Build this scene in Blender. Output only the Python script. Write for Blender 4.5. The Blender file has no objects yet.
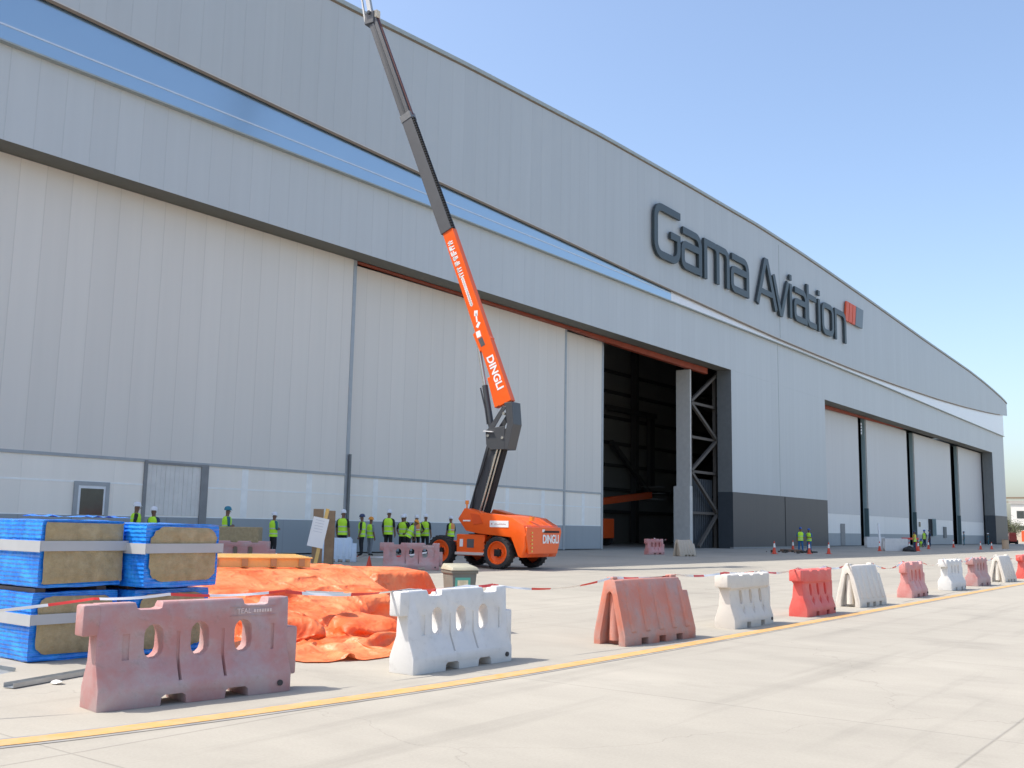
import bpy, bmesh, math, random
from mathutils import Vector, Matrix, noise
R = math.radians
rnd = random.Random(7)
S = bpy.context.scene
COL = S.collection

# ------------------------------------------------------------------ camera
f_px, roll, pitch, az = 1000.0, 0.0185, math.atan(0.142), R(36.9506)
F = Vector((math.cos(az)*math.cos(pitch), math.sin(az)*math.cos(pitch), math.sin(pitch)))
Rt = Vector((math.sin(az), -math.cos(az), 0)); Up = Rt.cross(F)
c_, s_ = math.cos(roll), math.sin(roll)
R2 = c_*Rt + s_*Up; U2 = -s_*Rt + c_*Up
cam = bpy.data.cameras.new('camera'); camo = bpy.data.objects.new('camera', cam); COL.objects.link(camo)
m = Matrix((R2, U2, -F)).transposed().to_4x4(); m.translation = Vector((0, 0, 1.62)); camo.matrix_world = m
cam.sensor_width = 36; cam.lens = 36*f_px/1024; cam.clip_end = 5000; cam.clip_start = 0.1
S.camera = camo

# ------------------------------------------------------------------ world and sun
SUN = Vector((-0.44, 0.48, 1)).normalized()
elev = math.asin(SUN.z); rot = math.atan2(SUN.x, SUN.y)
W = bpy.data.worlds.new('World'); S.world = W; W.use_nodes = True
nt = W.node_tree; bg = nt.nodes['Background']
sky = nt.nodes.new('ShaderNodeTexSky'); sky.sky_type = 'NISHITA'; sky.sun_disc = False
sky.sun_elevation = elev; sky.sun_rotation = rot; sky.air_density = 1.0; sky.dust_density = 2.5; sky.ozone_density = 1.6
nt.links.new(sky.outputs[0], bg.inputs[0]); bg.inputs[1].default_value = 0.15
sl = bpy.data.lights.new('sun', 'SUN'); sl.energy = 2.95; sl.angle = R(0.5); sl.color = (1, .95, .87)
so = bpy.data.objects.new('sun', sl); COL.objects.link(so)
so.rotation_euler = SUN.to_track_quat('Z', 'Y').to_euler()
S.view_settings.view_transform = 'Standard'; S.view_settings.look = 'None'
S.view_settings.gamma = 1; S.view_settings.exposure = 0.85
S.render.engine = 'CYCLES'
S.cycles.max_bounces = 6

# ------------------------------------------------------------------ materials
def pm(name, col, rough=.6, metal=0, var=.08, scale=3, bump=0, bscale=30, fade=None, fade_scale=2, fade_amt=.5, trans=0, spec=.5, dirt=0):
    """principled with large soft mottling, optional pale/worn patches and bump"""
    M = bpy.data.materials.new(name); M.use_nodes = True
    n, l = M.node_tree.nodes, M.node_tree.links; b = n['Principled BSDF']
    tc = n.new('ShaderNodeTexCoord')
    nz = n.new('ShaderNodeTexNoise'); nz.inputs['Scale'].default_value = scale; nz.inputs['Detail'].default_value = 6
    l.new(tc.outputs['Object'], nz.inputs['Vector'])
    mr = n.new('ShaderNodeMapRange'); mr.inputs[3].default_value = 1-var*2; mr.inputs[4].default_value = 1+var*2
    l.new(nz.outputs[0], mr.inputs[0])
    base = n.new('ShaderNodeRGB'); base.outputs[0].default_value = (*col, 1)
    out = base.outputs[0]
    if fade:
        n2 = n.new('ShaderNodeTexNoise'); n2.inputs['Scale'].default_value = fade_scale; n2.inputs['Detail'].default_value = 8; n2.inputs['Roughness'].default_value = .65
        l.new(tc.outputs['Object'], n2.inputs['Vector'])
        m2 = n.new('ShaderNodeMapRange'); m2.inputs[1].default_value = .4; m2.inputs[2].default_value = .65; m2.inputs[4].default_value = fade_amt
        l.new(n2.outputs[0], m2.inputs[0])
        mx = n.new('ShaderNodeMixRGB'); mx.inputs[2].default_value = (*fade, 1); l.new(m2.outputs[0], mx.inputs[0]); l.new(out, mx.inputs[1]); out = mx.outputs[0]
    if dirt:
        n3 = n.new('ShaderNodeTexNoise'); n3.inputs['Scale'].default_value = 9; n3.inputs['Detail'].default_value = 10; n3.inputs['Roughness'].default_value = .75
        l.new(tc.outputs['Object'], n3.inputs['Vector'])
        m3 = n.new('ShaderNodeMapRange'); m3.inputs[1].default_value = .55; m3.inputs[2].default_value = .72; m3.inputs[4].default_value = dirt
        l.new(n3.outputs[0], m3.inputs[0])
        mx = n.new('ShaderNodeMixRGB'); mx.inputs[2].default_value = (.16, .13, .1, 1); l.new(m3.outputs[0], mx.inputs[0]); l.new(out, mx.inputs[1]); out = mx.outputs[0]
    vm = n.new('ShaderNodeVectorMath'); vm.operation = 'SCALE'; l.new(out, vm.inputs[0]); l.new(mr.outputs[0], vm.inputs['Scale'])
    l.new(vm.outputs[0], b.inputs['Base Color'])
    b.inputs['Roughness'].default_value = rough; b.inputs['Metallic'].default_value = metal
    b.inputs['Specular IOR Level'].default_value = spec
    if bump:
        nb = n.new('ShaderNodeTexNoise'); nb.inputs['Scale'].default_value = bscale; nb.inputs['Detail'].default_value = 5; l.new(tc.outputs['Object'], nb.inputs['Vector'])
        bp = n.new('ShaderNodeBump'); bp.inputs['Strength'].default_value = bump; bp.inputs['Distance'].default_value = .02
        l.new(nb.outputs[0], bp.inputs['Height']); l.new(bp.outputs[0], b.inputs['Normal'])
    if trans:
        tr = n.new('ShaderNodeBsdfTranslucent'); l.new(vm.outputs[0], tr.inputs[0]); ms = n.new('ShaderNodeMixShader'); ms.inputs[0].default_value = trans
        l.new(b.outputs[0], ms.inputs[1]); l.new(tr.outputs[0], ms.inputs[2]); l.new(ms.outputs[0], n['Material Output'].inputs[0])
    return M

def cladding(name, col, rough=.45, metal=0.0, pitch_=1.0, seam=.7, pv=.03, spec=.5, streak=.04):
    """sheet cladding: vertical joints every pitch_ metres, each sheet a touch different, faint streaks"""
    M = bpy.data.materials.new(name); M.use_nodes = True
    n, l = M.node_tree.nodes, M.node_tree.links; b = n['Principled BSDF']
    tc = n.new('ShaderNodeTexCoord'); sx = n.new('ShaderNodeSeparateXYZ'); l.new(tc.outputs['Object'], sx.inputs[0])
    def math_(op, a, b_=None, cl=False):
        q = n.new('ShaderNodeMath'); q.operation = op; q.use_clamp = cl
        for i, v in enumerate((a, b_)):
            if v is None: continue
            if isinstance(v, (int, float)): q.inputs[i].default_value = v
            else: l.new(v, q.inputs[i])
        return q.outputs[0]
    dv = math_('DIVIDE', sx.outputs[0], pitch_); fr = math_('FRACT', dv); fl = math_('FLOOR', dv)
    d = math_('ABSOLUTE', math_('SUBTRACT', fr, .5))           # .5 at the joint
    line = math_('MULTIPLY', math_('SUBTRACT', d, .5-.022/pitch_), 60*pitch_, True)
    wn = n.new('ShaderNodeTexWhiteNoise'); wn.noise_dimensions = '1D'; l.new(fl, wn.inputs['W'])
    pvn = math_('ADD', math_('MULTIPLY', wn.outputs['Value'], pv*2), 1-pv)
    mp = n.new('ShaderNodeMapping'); mp.inputs['Scale'].default_value = (2.5, 2.5, .12); l.new(tc.outputs['Object'], mp.inputs[0])
    ns = n.new('ShaderNodeTexNoise'); ns.inputs['Scale'].default_value = 1; ns.inputs['Detail'].default_value = 5; l.new(mp.outputs[0], ns.inputs[0])
    st = math_('ADD', math_('MULTIPLY', ns.outputs[0], streak*2), 1-streak)
    k = math_('MULTIPLY', math_('MULTIPLY', pvn, st), math_('SUBTRACT', 1, math_('MULTIPLY', line, 1-seam)))
    vm = n.new('ShaderNodeVectorMath'); vm.operation = 'SCALE'; vm.inputs[0].default_value = col; l.new(k, vm.inputs['Scale'])
    l.new(vm.outputs[0], b.inputs['Base Color'])
    b.inputs['Roughness'].default_value = rough; b.inputs['Metallic'].default_value = metal; b.inputs['Specular IOR Level'].default_value = spec
    nb = n.new('ShaderNodeTexNoise'); nb.inputs['Scale'].default_value = .6; l.new(tc.outputs['Object'], nb.inputs[0])
    h = math_('SUBTRACT', math_('MULTIPLY', nb.outputs[0], .4), line)
    bp = n.new('ShaderNodeBump'); bp.inputs['Strength'].default_value = .35; bp.inputs['Distance'].default_value = .02; l.new(h, bp.inputs['Height']); l.new(bp.outputs[0], b.inputs['Normal'])
    return M

clad_up = cladding('cladding_upper', (.475, .505, .515), pitch_=1.05, seam=.91, pv=.018, streak=.05)
clad_mid = cladding('cladding_middle', (.53, .555, .56), pitch_=1.05, seam=.90, pv=.018, streak=.05)
clad_door = cladding('cladding_door', (.735, .69, .625), pitch_=1.0, seam=.87, pv=.022)
clad_door2 = cladding('cladding_right_doors', (.61, .60, .59), pitch_=1.0, seam=.93, pv=.012)
clad_dark = cladding('cladding_dark_base', (.056, .054, .060), pitch_=7.2, seam=.5, pv=.02, streak=.12)
clad_band = cladding('translucent_band', (.93, .86, .76), pitch_=3.6, seam=.94, pv=.02, streak=.06)
clad_bandw = cladding('pale_band', (.86, .84, .80), pitch_=6, seam=.9, pv=.02, streak=.05)
clad_kick = cladding('kick_panel', (.33, .36, .38), pitch_=6, seam=.8, pv=.02, streak=.08)
m_soffit = pm('soffit_olive', (.17, .165, .14), .8, var=.06)
m_redbeam = pm('red_primer_steel', (.30, .050, .018), .6, var=.15, scale=1)
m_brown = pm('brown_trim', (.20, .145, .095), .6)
m_coping = pm('coping_grey_green', (.36, .40, .39), .5)
m_jamb = pm('jamb_grey', (.17, .18, .18), .6)
m_steel = pm('steel_grey', (.24, .24, .24), .5, var=.1)
m_teal = pm('steel_teal_edge', (.34, .45, .46), .4, var=.05)
m_black = pm('black_gap', (.012, .012, .013), .8)
m_inside = pm('interior_dark', (.30, .30, .28), .9, var=.1, scale=.2)
m_girt = pm('interior_girt', (.09, .09, .085), .7)
m_lightcol = pm('leaf_end_grey', (.62, .60, .56), .5)
m_frame = pm('aluminium_frame', (.36, .38, .40), .4, metal=.2)
m_glassd = pm('dark_glass', (.06, .065, .06), .12, var=.2, spec=.8)
m_whitewin = pm('white_rail', (.78, .80, .82), .35)
m_letter = pm('letter_graphite', (.035, .050, .058), .45, var=.05)
m_letterf = pm('letter_face_graphite', (.055, .075, .085), .45, var=.05)
m_redsq = pm('emblem_orange', (.72, .10, .03), .5, var=.03)
m_greysq = pm('emblem_grey', (.17, .21, .24), .5, var=.03)

# glazing: mirror-like blue-tinted panes over a pale backing
m_glaze = bpy.data.materials.new('reflective_glazing'); m_glaze.use_nodes = True
_n, _l = m_glaze.node_tree.nodes, m_glaze.node_tree.links; _b = _n['Principled BSDF']
_b.inputs['Base Color'].default_value = (.31, .43, .54, 1); _b.inputs['Metallic'].default_value = .85; _b.inputs['Coat Weight'].default_value = 1; _b.inputs['Coat IOR'].default_value = 2.2; _b.inputs['Coat Roughness'].default_value = .28; _b.inputs['Roughness'].default_value = .32
_t = _n.new('ShaderNodeTexCoord'); _z = _n.new('ShaderNodeTexNoise'); _z.inputs['Scale'].default_value = .5; _l.new(_t.outputs['Object'], _z.inputs[0])
_bp = _n.new('ShaderNodeBump'); _bp.inputs['Strength'].default_value = .12; _bp.inputs['Distance'].default_value = .2; _l.new(_z.outputs[0], _bp.inputs['Height']); _l.new(_bp.outputs[0], _b.inputs['Normal'])

# concrete
def concrete():
    M = bpy.data.materials.new('apron_concrete'); M.use_nodes = True
    n, l = M.node_tree.nodes, M.node_tree.links; b = n['Principled BSDF']
    tc = n.new('ShaderNodeTexCoord'); P = tc.outputs['Object']
    def nz(scale, det, rough=.5, map_=None):
        q = n.new('ShaderNodeTexNoise'); q.inputs['Scale'].default_value = scale; q.inputs['Detail'].default_value = det; q.inputs['Roughness'].default_value = rough
        if map_:
            mp = n.new('ShaderNodeMapping'); mp.inputs['Scale'].default_value = map_; mp.inputs['Rotation'].default_value = (0, 0, .25); l.new(P, mp.inputs[0]); l.new(mp.outputs[0], q.inputs[0])
        else: l.new(P, q.inputs[0])
        return q.outputs[0]
    def mr(src, a, b_, c, d):
        q = n.new('ShaderNodeMapRange'); [setattr(q.inputs[i], 'default_value', v) for i, v in ((1, a), (2, b_), (3, c), (4, d))]; l.new(src, q.inputs[0]); return q.outputs[0]
    def mth(op, a, b_=0, cl=False):
        q = n.new('ShaderNodeMath'); q.operation = op; q.use_clamp = cl
        for i, v in enumerate((a, b_)):
            if isinstance(v, (int, float)): q.inputs[i].default_value = v
            else: l.new(v, q.inputs[i])
        return q.outputs[0]
    k = mth('MULTIPLY', mr(nz(.12, 5), .3, .7, .90, 1.06), mr(nz(1.3, 8, .65, (1, .45, 1)), .3, .75, .90, 1.06))
    k = mth('MULTIPLY', k, mr(nz(40, 4, .7), .3, .7, .93, 1.05))
    # scattered darker stains
    k = mth('MULTIPLY', k, mr(nz(.55, 7, .7, (1, .5, 1)), .58, .74, 1, .80))
    k = mth('MULTIPLY', k, mr(nz(2.2, 8, .8), .66, .76, 1, .86))
    k = mth('MULTIPLY', k, mr(nz(1, 6, .6, (.10, 1.6, 1)), .54, .70, 1, .84))
    k = mth('MULTIPLY', k, mr(nz(1, 6, .7, (.7, .22, 1)), .60, .75, 1, .90))
    k = mth('MULTIPLY', k, mr(nz(140, 3, .8), .60, .75, 1, .86))
    vo = n.new('ShaderNodeTexVoronoi'); vo.feature = 'DISTANCE_TO_EDGE'; vo.inputs['Scale'].default_value = .16; l.new(P, vo.inputs['Vector'])
    dsx = n.new('ShaderNodeVectorMath'); dsx.operation = 'ADD'; nv = n.new('ShaderNodeTexNoise'); nv.inputs['Scale'].default_value = 1.2; nv.inputs['Detail'].default_value = 6; l.new(P, nv.inputs[0]); l.new(P, dsx.inputs[0]); l.new(nv.outputs['Color'], dsx.inputs[1]); l.new(dsx.outputs[0], vo.inputs['Vector'])
    k = mth('MULTIPLY', k, mr(vo.outputs['Distance'], 0, .0016, .82, 1))
    sx = n.new('ShaderNodeSeparateXYZ'); l.new(P, sx.inputs[0])
    wob = mth('MULTIPLY', mth('SUBTRACT', nz(3, 3), .5), .015)
    def joint(v, off, sp, w):
        v = mth('ADD', v, wob)
        fr = mth('FRACT', mth('DIVIDE', mth('SUBTRACT', v, off-sp/2), sp)); d = mth('MULTIPLY', mth('ABSOLUTE', mth('SUBTRACT', fr, .5)), sp)
        return mth('SUBTRACT', 1, mth('DIVIDE', d, w), True)
    j1 = joint(sx.outputs[0], 8.98, 5.0, .014); j2 = joint(sx.outputs[1], 1.86, 4.9, .02)
    j = mth('MAXIMUM', j1, j2)
    k = mth('MULTIPLY', k, mth('SUBTRACT', 1, mth('MULTIPLY', j, .30)))
    vm = n.new('ShaderNodeVectorMath'); vm.operation = 'SCALE'; vm.inputs[0].default_value = (.372, .342, .285); l.new(k, vm.inputs['Scale']); l.new(vm.outputs[0], b.inputs['Base Color'])
    b.inputs['Roughness'].default_value = .85
    h = mth('SUBTRACT', mth('MULTIPLY', nz(60, 5, .7), .25), j)
    bp = n.new('ShaderNodeBump'); bp.inputs['Strength'].default_value = .3; bp.inputs['Distance'].default_value = .01; l.new(h, bp.inputs['Height']); l.new(bp.outputs[0], b.inputs['Normal'])
    return M

# ------------------------------------------------------------------ mesh helpers
def tag(o, label=None, cat=None, group=None, kind=None):
    if label: o['label'] = label
    if cat: o['category'] = cat
    if group: o['group'] = group
    if kind: o['kind'] = kind
    return o
def empty(name, loc=(0, 0, 0), rz=0, label=None, cat=None, group=None):
    o = bpy.data.objects.new(name, None); COL.objects.link(o); o.location = loc; o.rotation_euler = (0, 0, rz); o.empty_display_size = .1
    return tag(o, label, cat, group)
def kids(o): return [c for c in bpy.data.objects if c.parent == o]
def copy_tree(o, parent=None):
    c = o.copy(); COL.objects.link(c); c.parent = parent
    for ch in kids(o): copy_tree(ch, c)
    return c

class MB:
    def __init__(s): s.v = []; s.f = []; s.mi = []
    def add(s, vs, fs, mi=0):
        k = len(s.v); s.v += [tuple(v) for v in vs]; s.f += [tuple(i+k for i in f) for f in fs]; s.mi += [mi]*len(fs); return s
    def box(s, a, b, mi=0, T=None):
        x0, y0, z0 = a; x1, y1, z1 = b
        vs = [Vector(p) for p in ((x0,y0,z0),(x1,y0,z0),(x1,y1,z0),(x0,y1,z0),(x0,y0,z1),(x1,y0,z1),(x1,y1,z1),(x0,y1,z1))]
        if T: vs = [T @ v for v in vs]
        return s.add(vs, [(0,3,2,1),(4,5,6,7),(0,1,5,4),(1,2,6,5),(2,3,7,6),(3,0,4,7)], mi)
    def bar(s, p, q, w, h, mi=0, up=(0, 0, 1)):
        p, q = Vector(p), Vector(q); d = (q-p).normalized(); u = Vector(up)
        if abs(d.dot(u)) > .98: u = Vector((0, 1, 0))
        sd = d.cross(u).normalized(); u = sd.cross(d)
        vs = [a+sd*i*w/2+u*j*h/2 for a in (p, q) for i, j in ((-1,-1),(1,-1),(1,1),(-1,1))]
        return s.add(vs, [(0,1,2,3),(7,6,5,4),(0,4,5,1),(1,5,6,2),(2,6,7,3),(3,7,4,0)], mi)
    def tube(s, pts, r, n=10, mi=0, caps=True):
        pts = [Vector(p) for p in pts]; rs = r if isinstance(r, (list, tuple)) else [r]*len(pts)
        k = len(s.v); prev = None
        for i, p in enumerate(pts):
            d = (pts[min(i+1, len(pts)-1)]-pts[max(i-1, 0)]).normalized()
            if prev is None:
                u = Vector((0, 0, 1)) if abs(d.z) < .9 else Vector((1, 0, 0))
                a = d.cross(u).normalized()
            else: a = (prev-d*prev.dot(d)).normalized()
            prev = a; b = d.cross(a)
            s.v += [tuple(p+(a*math.cos(t)+b*math.sin(t))*rs[i]) for t in (2*math.pi*j/n for j in range(n))]
        for i in range(len(pts)-1):
            for j in range(n):
                s.f.append((k+i*n+j, k+i*n+(j+1) % n, k+(i+1)*n+(j+1) % n, k+(i+1)*n+j)); s.mi.append(mi)
        if caps:
            s.f.append(tuple(k+j for j in reversed(range(n)))); s.mi.append(mi)
            s.f.append(tuple(k+(len(pts)-1)*n+j for j in range(n))); s.mi.append(mi)
        return s
    def prism(s, poly, fn, mi=0, mside=None):
        """poly: 2-D outline; fn(u, v, t) -> point, t in (0, 1)"""
        n = len(poly); vs = [fn(u, v, 0) for u, v in poly]+[fn(u, v, 1) for u, v in poly]
        k = len(s.v); s.v += [tuple(v) for v in vs]
        s.f += [tuple(k+i for i in range(n)), tuple(k+n+i for i in reversed(range(n)))]; s.mi += [mi, mi]
        for i in range(n):
            s.f.append((k+i, k+n+i, k+n+(i+1) % n, k+(i+1) % n)); s.mi.append(mi if mside is None else mside)
        return s
    def lathe(s, prof, T, n=28, mi=0):
        """prof: (r, h) along local z"""
        k = len(s.v)
        for r_, h in prof:
            s.v += [tuple(T @ Vector((r_*math.cos(2*math.pi*j/n), r_*math.sin(2*math.pi*j/n), h))) for j in range(n)]
        for i in range(len(prof)-1):
            for j in range(n):
                s.f.append((k+i*n+j, k+i*n+(j+1) % n, k+(i+1)*n+(j+1) % n, k+(i+1)*n+j)); s.mi.append(mi)
        return s
    def build(s, name, mats, parent=None, smooth=False, bevel=0, seg=2, fix=True):
        me = bpy.data.meshes.new(name); me.from_pydata(s.v, [], s.f)
        if not isinstance(mats, (list, tuple)): mats = [mats]
        for q in mats: me.materials.append(q)
        me.polygons.foreach_set('material_index', s.mi)
        if fix:
            bm = bmesh.new(); bm.from_mesh(me); bmesh.ops.recalc_face_normals(bm, faces=bm.faces); bm.to_mesh(me); bm.free()
        o = bpy.data.objects.new(name, me); COL.objects.link(o); o.parent = parent
        if bevel:
            bake(o, lambda o: bevmod(o, bevel, seg))
        if smooth: shade(o, smooth if not isinstance(smooth, bool) else 40)
        return o
def bevmod(o, w, seg=2):
    b = o.modifiers.new('b', 'BEVEL'); b.width = w; b.segments = seg; b.limit_method = 'ANGLE'; b.angle_limit = R(35); b.use_clamp_overlap = True
def bake(o, setup):
    setup(o); dg = bpy.context.evaluated_depsgraph_get(); dg.update()
    me = bpy.data.meshes.new_from_object(o.evaluated_get(dg)); o.modifiers.clear(); old = o.data; me.name = o.name; o.data = me
    bpy.data.meshes.remove(old); return o
def shade(o, ang=40):
    me = o.data; me.polygons.foreach_set('use_smooth', [True]*len(me.polygons))
    me.set_sharp_from_angle(angle=R(ang))
def cut(o, cutters):
    def st(o):
        for c in cutters:
            b = o.modifiers.new('c', 'BOOLEAN'); b.operation = 'DIFFERENCE'; b.solver = 'EXACT'; b.use_self = True; b.object = c
    bake(o, st)
    for c in cutters:
        me = c.data; bpy.data.objects.remove(c); bpy.data.meshes.remove(me)
def text(name, body, size, ext, mat, parent, M_, bold=0.0, sx=1.0):
    cu = bpy.data.curves.new('t', 'FONT'); cu.body = body; cu.size = size; cu.extrude = ext; cu.offset = bold; cu.align_x = 'CENTER'; cu.align_y = 'CENTER'
    o = bpy.data.objects.new('t', cu); COL.objects.link(o); dg = bpy.context.evaluated_depsgraph_get(); dg.update()
    me = bpy.data.meshes.new_from_object(o.evaluated_get(dg)); bpy.data.objects.remove(o); bpy.data.curves.remove(cu)
    me.transform(M_ @ Matrix.Diagonal((sx, 1, 1, 1))); me.materials.clear(); me.materials.append(mat)
    r = bpy.data.objects.new(name, me); me.name = name; COL.objects.link(r); r.parent = parent; return r
def frame3(o, x, y, z):
    m = Matrix((Vector(x), Vector(y), Vector(z))).transposed().to_4x4(); m.translation = Vector(o); return m

def G(Y): return .17*min(max((Y-9)/24, 0), 1)

# ------------------------------------------------------------------ ground
g = MB(); xs = [-600, -100, -20, 0, 10, 30, 60, 120, 200, 400, 2500]; ys = [-400, -60, 0, 9, 15, 21, 27, 33, 60, 140, 400, 2500]
for y in ys:
    for x in xs: g.v.append((x, y, G(y)))
for j in range(len(ys)-1):
    for i in range(len(xs)-1):
        a = j*len(xs)+i; g.f.append((a, a+1, a+1+len(xs), a+len(xs))); g.mi.append(0)
tag(g.build('ground', concrete()), kind='structure')
# yellow line with its dark borders (bends towards the camera end)
ln = [(-6, 11.3), (-2, 9.35), (1.5, 8.15), (3.79, 7.42), (5, 7.17), (6.25, 7.0), (7.6, 6.86), (9.09, 6.77), (11, 6.72), (13.5, 6.7), (20, 6.72), (30, 6.76), (45, 6.8), (90, 6.9), (300, 7)]
def strip(pts, w, z, off=0):
    q = MB(); n = len(pts)
    for i, p in enumerate(pts):
        a = Vector(pts[max(i-1, 0)]); b = Vector(pts[min(i+1, n-1)]); d = (b-a).normalized(); nn = Vector((-d.y, d.x))
        for s in (-1, 1):
            v = Vector(p)+nn*(off+s*w/2); q.v.append((v.x, v.y, z+G(v.y)))
    for i in range(n-1): q.f.append((2*i, 2*i+2, 2*i+3, 2*i+1)); q.mi.append(0)
    return q
def refine(pts, n=8):
    out = []
    for i in range(len(pts)-1):
        for k in range(n):
            t = k/n; p0 = Vector(pts[max(i-1, 0)]); p1 = Vector(pts[i]); p2 = Vector(pts[i+1]); p3 = Vector(pts[min(i+2, len(pts)-1)])
            out.append(tuple(.5*((2*p1)+(-p0+p2)*t+(2*p0-5*p1+4*p2-p3)*t*t+(-p0+3*p1-3*p2+p3)*t*t*t)))
    return out+[pts[-1]]
lnr = refine(ln)
m_edge = pm('line_border_grey', (.26, .255, .25), .85, var=.15, scale=2, fade=(.37, .335, .27), fade_scale=2.5, fade_amt=.95)
m_yellow = pm('line_yellow_paint', (.56, .31, .095), .8, var=.1, scale=4, fade=(.44, .34, .21), fade_scale=6, fade_amt=.7)
tag(strip(lnr, .34, .004).build('line_border', m_edge), kind='structure')
tag(strip(lnr, .22, .008).build('yellow_line', m_yellow), kind='structure')

# ------------------------------------------------------------------ hangar
H = empty('hangar', (0, 0, 0), 0, 'huge silver-grey aircraft hangar with curved roof, blue glazing strip and tall sliding doors', 'hangar')
YF = 34.0; LZ = 14.5; X0, X1 = -42.0, 180.4; FL = .17
def interp(tab, x):
    if x <= tab[0][0]: return tab[0][1]
    for (a, b), (c, d) in zip(tab, tab[1:]):
        if x <= c: return b+(d-b)*(x-a)/(c-a)
    return tab[-1][1]
ROOF = [(-42, 21), (-10, 24.2), (10, 25.3), (30.3, 26.1), (40, 26.7), (53.4, 27.3), (65, 27.55), (79, 27.75), (88, 27.65), (96, 27.45), (109.5, 27.0), (132, 26.15), (155.4, 25.4), (164, 24.95), (170.5, 24.5), (176, 24.05), (180.5, 23.6), (181.2, 23.4)]
LOW = [(-42, 20.4), (16.3, 19.75), (29.4, 19.42), (38.5, 19.2), (48.9, 18.98), (60, 18.7), (70.8, 18.5), (83, 18.3), (92, 18.27), (102, 18.3), (112, 18.42), (120, 18.56), (136.7, 18.97), (151.5, 19.5), (165, 20.15), (173.7, 20.65), (181.2, 21.2)]
TOP = [(-42, 17.9), (16, 17.93), (36, 18.05), (60, 18.13), (90, 18.24), (114, 18.18), (135, 18.02), (180.4, 17.75)]
def wallstrip(tb, tt, x0, x1, y, mat, name, step=2.0, th=.15):
    q = MB(); n = int((x1-x0)/step)+1; xs = [x0+(x1-x0)*i/n for i in range(n+1)]
    lo = [tb(x) for x in xs]; hi = [tt(x) for x in xs]
    for yy in (y, y+th):
        for i, x in enumerate(xs): q.v += [(x, yy, lo[i]), (x, yy, hi[i])]
    o = 2*(n+1)
    for i in range(n):
        a = 2*i; q.f += [(a, a+2, a+3, a+1), (o+a, o+a+1, o+a+3, o+a+2), (a, o+a, o+a+2, a+2), (a+1, a+3, o+a+3, o+a+1)]; q.mi += [0]*4
    q.f += [(0, 1, o+1, o), (2*n, o+2*n, o+2*n+1, 2*n+1)]; q.mi += [0, 0]
    return q.build(name, mat, H)
L_ = lambda t: (lambda x: interp(t, x))
K_ = lambda c: (lambda x: c)
YU = 33.62; kU = 33.62/33.33
ROOF = [(x*kU, (z-1.62)*kU+1.62-.02) for x, z in ROOF]; LOW = [(x*kU, (z-1.62)*kU+1.62) for x, z in LOW]
o = wallstrip(L_(LOW), lambda x: interp(ROOF, x)-.001, X0, 182.6, YU, clad_up, 'upper_wall', th=.05); o['label'] = 'upper cladding panel with curved lower edge carrying the sign'
wallstrip(lambda x: interp(LOW, x)-.02, lambda x: interp(LOW, x)+.10, X0, 177, YU-.02, m_brown, 'brown_edge_trim', th=.04)
wallstrip(lambda x: interp(LOW, x)+.10, lambda x: interp(LOW, x)+.16, X0, 160, YU-.02, pm('trim_pale', (.55, .53, .49), .5), 'pale_edge_trim', th=.01)
wallstrip(lambda x: interp(ROOF, x)-.22, lambda x: interp(ROOF, x)+.0, X0, 182.7, YU-.10, m_coping, 'roof_coping', th=.12)
wallstrip(lambda x: interp(ROOF, x)-.30, lambda x: interp(ROOF, x)-.221, X0, 182.6, YU-.04, m_brown, 'coping_brown_trim', th=.04)  # plain brown strip below the coping
wallstrip(lambda x: interp(TOP, x)+.002, lambda x: interp(LOW, x)+.3, X0, 64, YF-.26, m_glaze, 'glazing_strip', th=.1)['label'] = 'long strip of reflective blue glazing'
wallstrip(lambda x: interp(TOP, x)+.002, lambda x: interp(LOW, x)+.3, 64, 179.7, YF-.26, pm('white_cladding_and_reflection', (.80, .81, .84), .3, var=.02), 'white_cladding_and_reflection', th=.1)  # near part is glazing with its pale sky reflection as colour, far end cladding
wallstrip(lambda x: interp(TOP, x)+.50, lambda x: interp(TOP, x)+.56, X0, 64, YF-.28, pm('reflection_pale_blue', (.60, .68, .78), .3), 'glazing_reflection_line', th=.05)  # strip paints a pale reflection along the glass; no rail stands here
wallstrip(K_(LZ), L_(TOP), X0, X1, YF, clad_mid, 'lower_wall', th=.3)
wallstrip(lambda x: interp(TOP, x)-.06, lambda x: interp(TOP, x)+.0, X0, X1, YF-.27, m_coping, 'sill_trim', th=.5)
for a, b in ((74.75, 96.35), (171.5, X1)):
    wallstrip(K_(4.64), K_(LZ-.003), a, b, YF+.001, clad_mid, 'wall_pier', th=.3)
    wallstrip(K_(FL+.12), K_(4.64), a-.02, b, YF-.03, clad_dark, 'dark_wall_base', step=7.2, th=.3)
wallstrip(K_(FL), K_(FL+.12), 74.7, 96.35, YF-.05, m_steel, 'plinth', th=.3)
MB().box((85.55, YF-.05, FL+.1), (85.63, YF-.028, 4.64)).build('panel_joint', m_black, H)
MB().box((84.6, YF-.012, 4.66), (84.66, YF+.01, 18.2)).box((84.3, YU-.015, 18.4), (84.36, YU+.01, 27.2)).build('wall_joint_cover', m_coping, H)
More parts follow.
